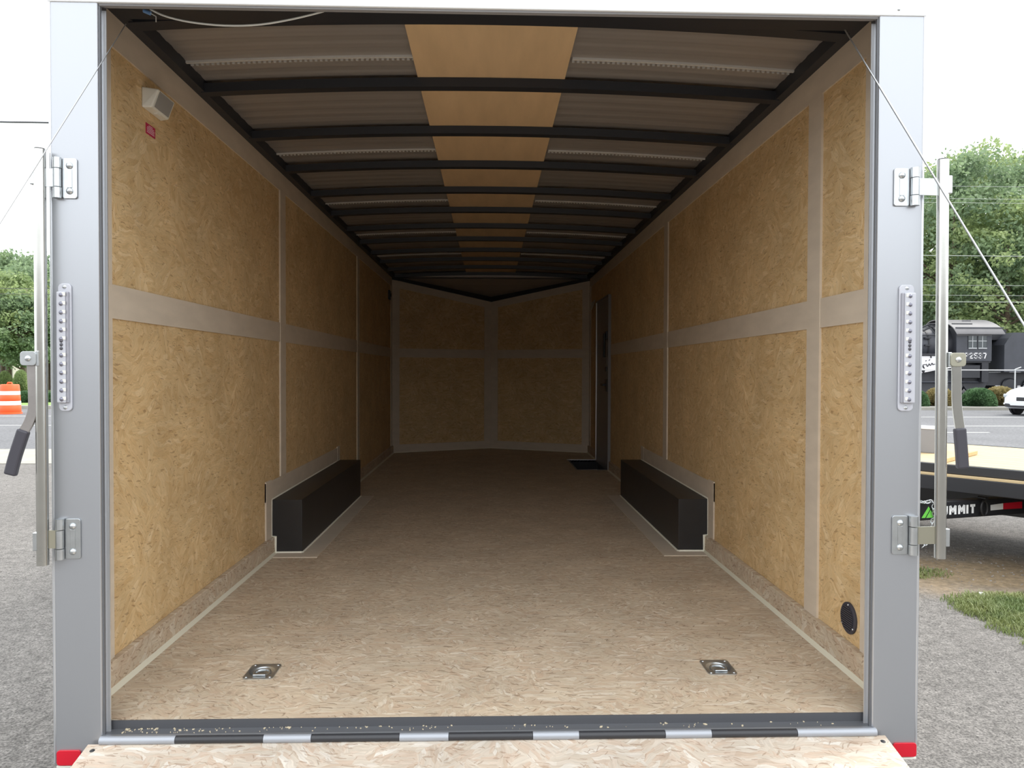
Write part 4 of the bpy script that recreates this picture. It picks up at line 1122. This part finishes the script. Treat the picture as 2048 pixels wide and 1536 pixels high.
for (xa, ya, xb, yb) in ((1843, 655, 1872, 648), (1846, 662, 1876, 652), (1855, 650, 1872, 664)):
    MB().tube([lp(xa, ya, LY+0.7), lp((xa+xb)/2, (ya+yb)/2-3, LY+0.7), lp(xb, yb, LY+0.7)], 0.05, 8).build('pipe', 'loco_black', loco, smooth=True)
zr = lp(1850, 709).z
MB().box(bxl, c0.x, LY+0.02, LY+0.75, zr-0.06, zr+0.06).build('running_board', 'loco_black', loco)
MB().box(bxl, c1.x+0.1, LY+0.6, LY+DEP-0.6, 0.95, c1.z-0.1).build('frame', 'loco_black', loco)
# white painted lower skirt with a dark scribble
sk_ = [lp(x, y, LY+0.10) for x, y in ((1600, 712), (1902, 712), (1902, 736), (1880, 739), (1843, 746), (1800, 752), (1600, 752))]
skirt = MB().prism(sk_, (0, 0.06, 0)).build('white_skirt', 'loco_white', loco)
def sq(pts, r=0.022): 
    MB().tube(smooth_path([tuple(lp(x, y, LY+0.085)) for x, y in pts], 4), r, 6).build('painted_mark', 'loco_black', skirt)
sq([(1845, 733), (1849, 737), (1846, 730), (1852, 729)]); sq([(1853, 728), (1855, 733), (1858, 728)]); sq([(1858, 727), (1861, 731), (1864, 726), (1866, 730)]); sq([(1866, 729), (1871, 728)]); sq([(1851, 722), (1853, 721)]); sq([(1858, 721), (1860, 719)]); sq([(1862, 716), (1862, 711)], 0.04)
p = lp(1847, 742, LY+0.08); MB().dome((p.x, LY+0.10, p.z), 0.10, 0.05).build('painted_mark', 'loco_black', skirt)
for px_ in (1560, 1620, 1680, 1740, 1800, 1860, 1915, 1960):
    x = lp(px_, 760).x
    for yy in (LY+0.55, LY+DEP-0.7):
        wv = MB().lathe([(0.14, -0.09), (0.62, -0.06), (0.72, -0.09), (0.76, 0.0), (0.70, 0.06), (0.14, 0.06)], (x, yy, GZ+0.16+0.76), 26, 'y').build('wheel', 'loco_black', loco, smooth=True)
track = thing('railway_track', 'short display track under the locomotive and tender', 'railway track', (c0.x, LY+DEP/2, GZ))
for yy in (LY+0.55, LY+DEP-0.7):
    MB().box(bxl-2, lp(2200, 700).x, yy-0.05, yy+0.05, GZ, GZ+0.158).build('rail', 'loco_black', track)
MB().tube([lp(1600, 764, LY+0.42), lp(1960, 764, LY+0.42)], 0.06, 8).build('side_rod', 'loco_grey', loco)
for (x0, x1, z0, z1) in ((c1.x-0.5, c1.x-0.1, 0.95, c1.z-0.02), (c0.x+0.2, c1.x-0.6, 1.2, c1.z-0.25)):
    MB().box(x0, x1, LY+0.1, LY+0.6, z0, z1).build('cab_gear', 'loco_black', loco)
# tender
t0 = lp(2009, 690); tender = thing('coal_tender', 'grey-black coal tender coupled behind the locomotive cab', 'tender', (t0.x, LY, GZ))
x9 = t0.x+6.5
zA, zB, zC = lp(2012, 744).z, lp(2008, 690).z, lp(2030, 665).z; xC = lp(2030, 665).x
MB().prism([(t0.x, LY, zA), (x9, LY, zA), (x9, LY, zC), (xC, LY, zC), (lp(2018, 676).x, LY, lp(2018, 676).z), (t0.x, LY, zB)], (0, DEP, 0)).build('tank', 'loco_grey', tender)
MB().box(lp(1986, 700).x, x9, LY+0.6, LY+DEP-0.6, 0.75, zA-0.005).build('frame', 'loco_black', tender)
MB().box(lp(1996, 660).x, lp(2034, 660).x, LY+0.9, LY+2.4, zC-0.4, lp(2000, 657).z).build('coal_bunker', 'loco_black', tender)
for k in range(5):
    for yy in (LY+0.5, LY+DEP-0.6):
        MB().lathe([(0.10, -0.08), (0.40, -0.06), (0.46, 0.0), (0.40, 0.06), (0.10, 0.06)], (t0.x+0.7+k*1.25, yy, GZ+0.16+0.46), 20, 'y').build('wheel', 'loco_black', tender, smooth=True)

# ================================================================ PIPE FENCE
FYD = 31.0
fa, fb = at_y(1500, 740, FYD), at_y(2048, 740.5, FYD)
t = thing('pipe_fence', 'thin grey pipe rail fence in front of the locomotive', 'fence', (fb.x, FYD, 0.11))
MB().tube([(3.5, FYD, fb.z), (40, FYD, fb.z)], 0.022, 8).build('top_rail', 'fence_pipe', t)
for px_ in (1620, 1750, 1880, 2030, 2180):
    x = at_y(px_, 760, FYD).x; zt_ = fb.z+0.05
    p = MB().tube([(x, FYD, 0.1), (x, FYD, zt_)], 0.028, 8).build('post', 'fence_pipe', t)
    MB().tube([(x, FYD, zt_-0.01), (x+0.27, FYD, zt_+0.09)], 0.025, 6).build('post_arm', 'fence_pipe', p)

# ================================================================ FOLIAGE
def leaf_mesh(name, pts, size, material, seed, aspect=0.6):
    r_ = np.random.default_rng(seed); n = len(pts)
    d = r_.normal(size=(n, 3)); d /= np.linalg.norm(d, axis=1)[:, None]
    e = np.cross(d, r_.normal(size=(n, 3))); e /= np.linalg.norm(e, axis=1)[:, None]
    s_ = (size*r_.uniform(0.6, 1.3, n))[:, None]
    V = np.stack([pts-d*s_*0.5, pts+e*s_*aspect*0.5, pts+d*s_*0.5, pts-e*s_*aspect*0.5], 1).reshape(-1, 3)
    me = bpy.data.meshes.new(name)
    me.vertices.add(4*n); me.vertices.foreach_set('co', V.ravel())
    me.loops.add(4*n); me.loops.foreach_set('vertex_index', np.arange(4*n, dtype=np.int32))
    me.polygons.add(n); me.polygons.foreach_set('loop_start', np.arange(0, 4*n, 4, dtype=np.int32))
    me.update(calc_edges=True); me.validate()
    me.materials.append(MATS[material])
    return me
def crown_points(seed, rx, ry, z0, z1, nclump, per, csize):
    r_ = np.random.default_rng(seed); out = []
    cz, rz_ = (z0+z1)/2, (z1-z0)/2
    for k in range(nclump):
        while True:
            p = r_.uniform(-1, 1, 3); l = np.linalg.norm(p)
            if 0.25 < l < 1: break
        p = p/l*(l**0.45)
        # egg shaped: wider low, narrower high
        w_ = 1.0-0.35*max(0, p[2])
        c = np.array([p[0]*rx*w_, p[1]*ry*w_, cz+p[2]*rz_])
        m_ = int(per*r_.uniform(0.6, 1.4)); q = r_.normal(size=(m_, 3)); q /= np.linalg.norm(q, axis=1)[:, None]
        q *= (r_.random(m_)**0.5)[:, None]*csize*r_.uniform(0.7, 1.3)
        q[:, 2] *= 0.65
        out.append(c+q)
    return np.concatenate(out)
def trunk_mb(seed, h, r, spread):
    r_ = random.Random(seed); m = MB()
    m.tube([(0, 0, 0), (0.05*r, 0, h*0.25), (0.1, 0.05, h*0.5), (0.0, 0.1, h*0.9)], [r, r*0.8, r*0.6, r*0.12], 9)
    for k in range(11):
        z = h*(0.22+0.55*r_.random()); a = r_.random()*2*PI; l = spread*(0.5+0.4*r_.random())
        m.tube([(0, 0, z), (math.cos(a)*l*0.5, math.sin(a)*l*0.5, z+l*0.35), (math.cos(a)*l, math.sin(a)*l, z+l*0.6)], [r*0.4, r*0.24, r*0.06], 6)
    return m
def tree_proto(name, seed, rx, z0, z1, nclump, per, csize, leaf, material, tr):
    root = bpy.data.objects.new(name, None); COL.objects.link(root); root['category'] = 'tree'; ORG[root] = Vector((0, 0, 0))
    fo = bpy.data.objects.new('foliage', leaf_mesh('foliage', crown_points(seed, rx, rx, z0, z1, nclump, per, csize), leaf, material, seed+1)); COL.objects.link(fo); fo.parent = root
    fo['kind'] = 'stuff'; ORG[fo] = Vector((0, 0, 0))
    trunk_mb(seed, z1*0.86, tr, rx).build('trunk', 'bark', root, smooth=True, local=True)
    return root
TA = tree_proto('broadleaf_tree', 11, 5.2, 2.6, 16.5, 215, 85, 1.15, 0.30, 'leaf_dark', 0.32)
TB = tree_proto('broadleaf_tree', 23, 4.6, 2.8, 15.5, 190, 85, 1.1, 0.30, 'leaf_mid', 0.28)
TC = tree_proto('broadleaf_tree', 37, 3.4, 2.6, 8.6, 210, 80, 0.85, 0.26, 'leaf_mid', 0.2)
TD = tree_proto('broadleaf_tree', 41, 3.2, 2.7, 8.8, 210, 80, 0.85, 0.26, 'leaf_dark', 0.2)
def place_tree(px, top, y, proto, first, label, zbase, wid=1.0, rz=0.0):
    o = proto if first else copy_tree(proto)
    p = at_y(px, 742, y); zt_ = at_y(px, top, y).z-zbase
    nominal = {TA: 16.9, TB: 15.9, TC: 9.0, TD: 9.2}[proto]
    s_ = zt_/nominal
    o.location = (p.x, y, zbase); o.scale = (s_*wid, s_*wid, s_); o.rotation_euler = (0, 0, rz)
    tag(o, label, 'tree', 'background trees'); return o
place_tree(1905, 292, 49, TA, True, 'tall dark green tree behind the locomotive, nearest the right post', 0.11)
place_tree(1968, 272, 55, TB, True, 'tall lighter green tree behind the locomotive cab', 0.11, 1.05, 1.0)
place_tree(2052, 300, 50, TA, False, 'tall dark tree at the right edge behind the tender', 0.11, 1.0, 2.2)
place_tree(1838, 318, 57, TB, False, 'tall tree half hidden by the right grey post', 0.11, 1.0, 4.0)
place_tree(2010, 380, 46, TB, False, 'mid green tree between the tall trees behind the tender', 0.11, 1.15, 5.0)
place_tree(2165, 310, 54, TB, False, 'tall tree outside the right edge behind the tender', 0.11, 1.1, 3.0)
place_tree(1740, 380, 60, TA, False, 'tall tree hidden behind the right side of the trailer', 0.11, 1.0, 0.7)
place_tree(18, 535, 39, TC, True, 'bright green bushy tree at the left edge beyond the lawn', 0.12, 1.1)
place_tree(64, 520, 46, TD, True, 'dark rounded tree behind the left lock bar', 0.12, 1.15, 1.0)
place_tree(6, 488, 52, TD, False, 'tall dark tree top rising above the bright tree at left', 0.12, 0.8, 2.0)
place_tree(100, 496, 50, TD, False, 'dark tree beside the left grey post', 0.12, 1.0, 3.0)
place_tree(46, 575, 38, TD, False, 'dark shady tree in the middle of the left gap', 0.12, 1.1, 4.0)
place_tree(-70, 520, 44, TC, False, 'bushy tree outside the left edge', 0.12, 1.1, 4.4)
place_tree(165, 540, 46, TC, False, 'bushy tree hidden behind the left post', 0.12, 1.1, 5.4)

place_tree(250, 545, 52, TD, False, 'dark tree hidden behind the left wall of the trailer', 0.12, 1.1, 0.6)
place_tree(345, 550, 57, TC, False, 'bushy tree hidden behind the rear part of the left wall', 0.12, 1.1, 1.6)
place_tree(450, 545, 54, TD, False, 'dark tree hidden behind the middle of the trailer', 0.12, 1.1, 2.6)
place_tree(1590, 400, 62, TB, False, 'tall tree hidden behind the right wall of the trailer', 0.11, 1.1, 3.6)
place_tree(1440, 410, 64, TA, False, 'tall tree hidden behind the nose of the trailer', 0.11, 1.1, 1.2)

def bush(label, px, top, bot, y, halfpx, material, seed, flat=1.0):
    c = at_y(px, bot, y); zt_ = at_y(px, top, y).z; zb_ = 0.12; hw = abs(at_y(px+halfpx, bot, y).x-c.x)
    h_ = zt_-zb_
    r_ = np.random.default_rng(seed); n = 4200
    q = r_.normal(size=(n, 3)); q[:, 2] = np.abs(q[:, 2]); q /= np.linalg.norm(q, axis=1)[:, None]
    sh = 1.0-0.10*r_.random(n)**2
    q = np.sign(q)*np.abs(q)**np.array([0.85, 0.85, 0.8])
    pts = q*sh[:, None]*np.array([hw, hw*0.85, h_*0.97])
    t = thing('round_shrub', label, 'shrub', (c.x, y, zb_), group='roadside shrubs')
    fo = bpy.data.objects.new('foliage', leaf_mesh('foliage', pts, 0.15, material, seed, 0.75)); COL.objects.link(fo); fo.parent = t; fo['kind'] = 'stuff'
    prof = [(hw*0.86*math.sin(min(1, a)*PI/2)**0.85+0.001, h_*0.86*math.cos(min(1, a)*PI/2)**0.8) for a in [1-k/10 for k in range(11)]]
    MB().lathe(prof, (0, 0, 0), 20).build('inner_mass', material, t, smooth=True, local=True)
bush('clipped round green shrub in front of the locomotive cab', 1957, 777, 820, 28.3, 29, 'leaf_bush', 1)
bush('golden shrub right of the round green shrub', 2000, 774, 819, 28.9, 30, 'leaf_gold', 2)
bush('golden shrub behind the right lock bar pipe', 1878, 776, 820, 28.6, 26, 'leaf_gold', 3)
bush('green shrub at the edge of the right grey post', 1832, 782, 822, 28.2, 21, 'leaf_bush', 4)
bush('golden shrub just outside the right edge', 2075, 776, 820, 28.8, 30, 'leaf_gold', 5)
bush('dark low hedge shrub right of the orange drum', 52, 784, 806, 30.0, 18, 'leaf_bush', 6)
bush('low hedge shrub behind the orange drum', -2, 778, 806, 31.0, 16, 'leaf_bush', 7)
bush('small light green shrub on the lawn', 42, 740, 768, 36.0, 14, 'leaf_mid', 8)
bush('small green shrub at the left edge of the lawn', 10, 742, 768, 37.5, 14, 'leaf_mid', 9)
bush('low hedge shrub beside the left grey post', 104, 786, 806, 30.5, 14, 'leaf_bush', 10)

# ================================================================ HOUSES, POLES, WIRES (left)
def house(label, pxa, pxb, y, zw, seed):
    a, b_ = at_y(pxa, 742, y), at_y(pxb, 742, y)
    t = thing('low_house', label, 'house', ((a.x+b_.x)/2, y, 0.12))
    MB().box(a.x, b_.x, y, y+7, 0.12, zw).build('wall', 'house_wall', t)
    m = MB().prism([(a.x-0.4, y-0.4, zw+0.005), (a.x-0.4, y+7.4, zw+0.005), (a.x-0.4, y+3.5, zw+2.0)], (b_.x-a.x+0.8, 0, 0)); m.build('roof', 'house_roof', t)
    n = 3
    for k in range(n):
        x = a.x+(b_.x-a.x)*(k+0.5)/n; wo = MB().box(x-0.55, x+0.55, y-0.03, y-0.001, 1.1, 2.2).build('window', 'house_roof', t)
        MB().box(x-0.48, x+0.48, y-0.05, y-0.031, 1.17, 2.13).build('pane', 'pane', wo)
house('pale low house seen under the left trees', -90, 26, 53, 2.35, 1)
house('pale low house behind the trees beside the left post', 36, 190, 64, 2.5, 2)

def utility_pole(label, x, y, h_, arm=True):
    t = thing('utility_pole', label, 'utility pole', (x, y, 0.0), group='utility poles')
    MB().tube([(x, y, 0), (x, y, h_)], [0.15, 0.10], 10).build('post', 'pole_wood', t, smooth=True)
    if arm: MB().box(x-0.05, x+0.05, y-1.1, y+1.1, h_-0.7, h_-0.58).build('crossarm', 'pole_wood', t)
pl = at_y(52, 742, 43); utility_pole('slim wooden utility pole among the left trees', pl.x, 43, at_y(52, 559, 43).z, False)
WY = 33.5
utility_pole('tall utility pole behind the trailer', 3.0, WY, 15.5); utility_pole('tall utility pole beyond the right edge', 46.0, WY, 15.5); utility_pole('tall utility pole beyond the left edge', -42.0, WY, 15.5)
def span(label, pa, pb, sag, r, mm, grp):
    pa, pb = Vector(pa), Vector(pb); pts = []
    for k in range(17):
        q = k/16; p = pa.lerp(pb, q); p.z -= sag*4*q*(1-q); pts.append(p)
    o = MB().tube(pts, r, 5).build('power_line', mm, smooth=True); tag(o, label, 'power line', grp)
names = {222: 'faint topmost power line in the sky at upper right', 373: 'thin power line crossing the upper crown of the right trees', 398: 'power line just below the highest one over the right trees', 406: 'third power line down across the right trees', 512: 'darker sagging power line across the middle of the right trees', 571: 'first of three close power lines above the locomotive', 591: 'second of three close power lines above the locomotive', 604: 'lowest and brightest power line above the locomotive'}
for py, lb_ in names.items():
    p = at_y(1945, py, WY)
    q = (p.x-3.0)/43.0; sag = 0.18
    zend = p.z+sag*4*q*(1-q)
    span(lb_, (3.0, WY-0.02, zend), (46.0, WY-0.02, zend), sag, 0.015 if py in (512, 604) else 0.009, 'wire_light', 'power lines on the right')
for py, lb_ in ((577, 'upper thin power line across the left trees'), (588, 'lower dark power line across the left trees'), (244, 'thick dark cable high in the sky at left')):
    p = at_y(40, py, WY); q = (3.0-p.x)/45.0; sag = 0.18; zend = p.z+sag*4*q*(1-q)
    span(lb_, (3.0, WY+0.02, zend), (-42.0, WY+0.02, zend), sag, 0.045 if py == 244 else 0.012, 'wire_dark', 'power lines on the left')

# ================================================================ WHITE CAR (right edge)
CX, CY = at_z(2036, 828).x-0.75, at_z(2036, 828).y-2.3
car = thing('white_car', 'white car entering at the right edge of the road', 'car', (CX+2.3, CY+0.92, 0))
# stations along the length: (x, bottom, shoulder, half width, top of bonnet or boot)
st = [(0.00, 0.42, 0.60, 0.50, 0.66), (0.06, 0.30, 0.64, 0.70, 0.74), (0.22, 0.24, 0.70, 0.84, 0.83), (0.55, 0.24, 0.78, 0.91, 0.93), (1.25, 0.24, 0.88, 0.93, 1.05), (2.3, 0.24, 0.92, 0.93, 1.06), (3.6, 0.24, 0.94, 0.93, 1.08), (4.3, 0.28, 0.95, 0.88, 1.06), (4.55, 0.36, 0.90, 0.80, 1.0), (4.62, 0.48, 0.80, 0.66, 0.9)]
vs = []; fs = []; K = 12
for (x, zb_, zs, hw, zt_) in st:
    ring = [(-hw*0.86, zb_), (-hw*0.98, zb_+0.12), (-hw, (zb_+zs)/2), (-hw*0.985, zs), (-hw*0.90, zs+(zt_-zs)*0.75), (-hw*0.55, zt_), (hw*0.55, zt_), (hw*0.90, zs+(zt_-zs)*0.75), (hw*0.985, zs), (hw, (zb_+zs)/2), (hw*0.98, zb_+0.12), (hw*0.86, zb_)]
    vs += [(CX+x, CY+0.92+a, b_) for a, b_ in ring]
for i in range(len(st)-1):
    for j in range(K): fs.append((i*K+j, i*K+(j+1) % K, (i+1)*K+(j+1) % K, (i+1)*K+j))
fs += [tuple(range(K-1, -1, -1)), tuple((len(st)-1)*K+j for j in range(K))]
body = MB().add(vs, fs).build('body', 'car_white', car, smooth=True)
gh = [(1.15, 1.02, 0.80, 1.03), (1.95, 1.02, 0.80, 1.55), (2.5, 1.02, 0.82, 1.64), (3.5, 1.02, 0.82, 1.62), (4.4, 1.02, 0.74, 1.10)]
vs = []; fs = []
for (x, zb_, hw, zt_) in gh:
    hk = hw*(1-0.22*(zt_-zb_)/0.6); vs += [(CX+x, CY+0.92+a, b_) for a, b_ in ((-hw, zb_), (-hk, zt_-0.03), (-hk*0.8, zt_), (hk*0.8, zt_), (hk, zt_-0.03), (hw, zb_))]
for i in range(len(gh)-1):
    for j in range(6): fs.append((i*6+j, i*6+(j+1) % 6, (i+1)*6+(j+1) % 6, (i+1)*6+j))
fs += [(5, 4, 3, 2, 1, 0), tuple((len(gh)-1)*6+j for j in range(6))]
MB().add(vs, fs).build('windows', 'car_glass', car, smooth=True)
MB().box(CX+1.95, CX+3.7, CY+0.92-0.56, CY+0.92+0.56, 1.60, 1.66).build('roof', 'car_white', car, bevel=0.02)
for x in (0.93, 3.65):
    for yy in (CY+0.10, CY+1.74):
        wo = MB().lathe([(0.20, -0.11), (0.30, -0.12), (0.345, -0.09), (0.345, 0.09), (0.30, 0.12), (0.20, 0.11)], (CX+x, yy, 0.345), 26, 'y').build('wheel', 'tyre', car, smooth=True)
        s_ = -1 if yy < CY+0.9 else 1
        MB().lathe([(0.03, s_*0.128), (0.10, s_*0.118), (0.205, s_*0.122), (0.215, s_*0.10)], (CX+x, yy, 0.345), 20, 'y').build('rim', 'alu_trim', wo, smooth=True)
        MB().lathe([(0.41, -0.02), (0.41, 0.02)], (CX+x, yy-0.02+(0.02 if s_ > 0 else 0), 0.36), 26, 'y').build('wheel_arch', 'car_dark', car)
# lower dark intake, kidney grilles, headlamps
MB().box(CX+0.03, CX+0.30, CY+0.20, CY+1.64, 0.30, 0.42).build('air_intake', 'car_dark', car, bevel=0.02)
MB().box(CX+0.10, CX+4.4, CY-0.012, CY+0.06, 0.24, 0.34).build('side_sill', 'car_dark', car, bevel=0.02)
for (ya, yb) in ((CY+0.62, CY+0.90), (CY+0.94, CY+1.22)):
    MB().box(CX-0.015, CX+0.10, ya, yb, 0.52, 0.66).build('grille', 'car_dark', car, bevel=0.02)
for (ya, yb) in ((CY+0.13, CY+0.50), (CY+1.34, CY+1.71)):
    MB().box(CX+0.06, CX+0.36, ya, yb, 0.64, 0.76).build('headlamp', 'lamp_glass', car, bevel=0.03)
    MB().box(CX+0.08, CX+0.2, ya, yb, 0.38, 0.44).build('bumper_trim', 'alu_trim', car, bevel=0.01)

car.rotation_euler = (0, 0, 0.42)
_p = Vector((-2.3, 0, 0)); _q = Matrix.Rotation(0.42, 3, 'Z') @ _p
car.location = car.location + (_p-_q)

# ================================================================ UNSEEN BUILDING ADDED BEHIND THE VIEWPOINT TO DARKEN THE NOSE
t = thing('unseen_shade_building', 'long low grey building added out of view to dim the trailer nose', 'building', (0, -26, 0))
MB().box(-38, 38, -34, -26, 0, 3.7).build('wall', 'shade_building_wall', t)
MB().prism([(-38.5, -34.5, 3.705), (-38.5, -25.5, 3.705), (-38.5, -30, 5.0)], (77, 0, 0)).build('roof', 'house_roof', t)
for k in range(6):
    x = -30+12*k
    d_ = MB().box(x-2, x+2, -25.999, -25.93, 0.02, 3.4).build('roller_door', 'seal_grey', t)
    for j in range(8): MB().box(x-1.95, x+1.95, -25.929, -25.90, 0.06+j*0.42, 0.42+j*0.42).build('door_slat', 'seal_grey', d_)
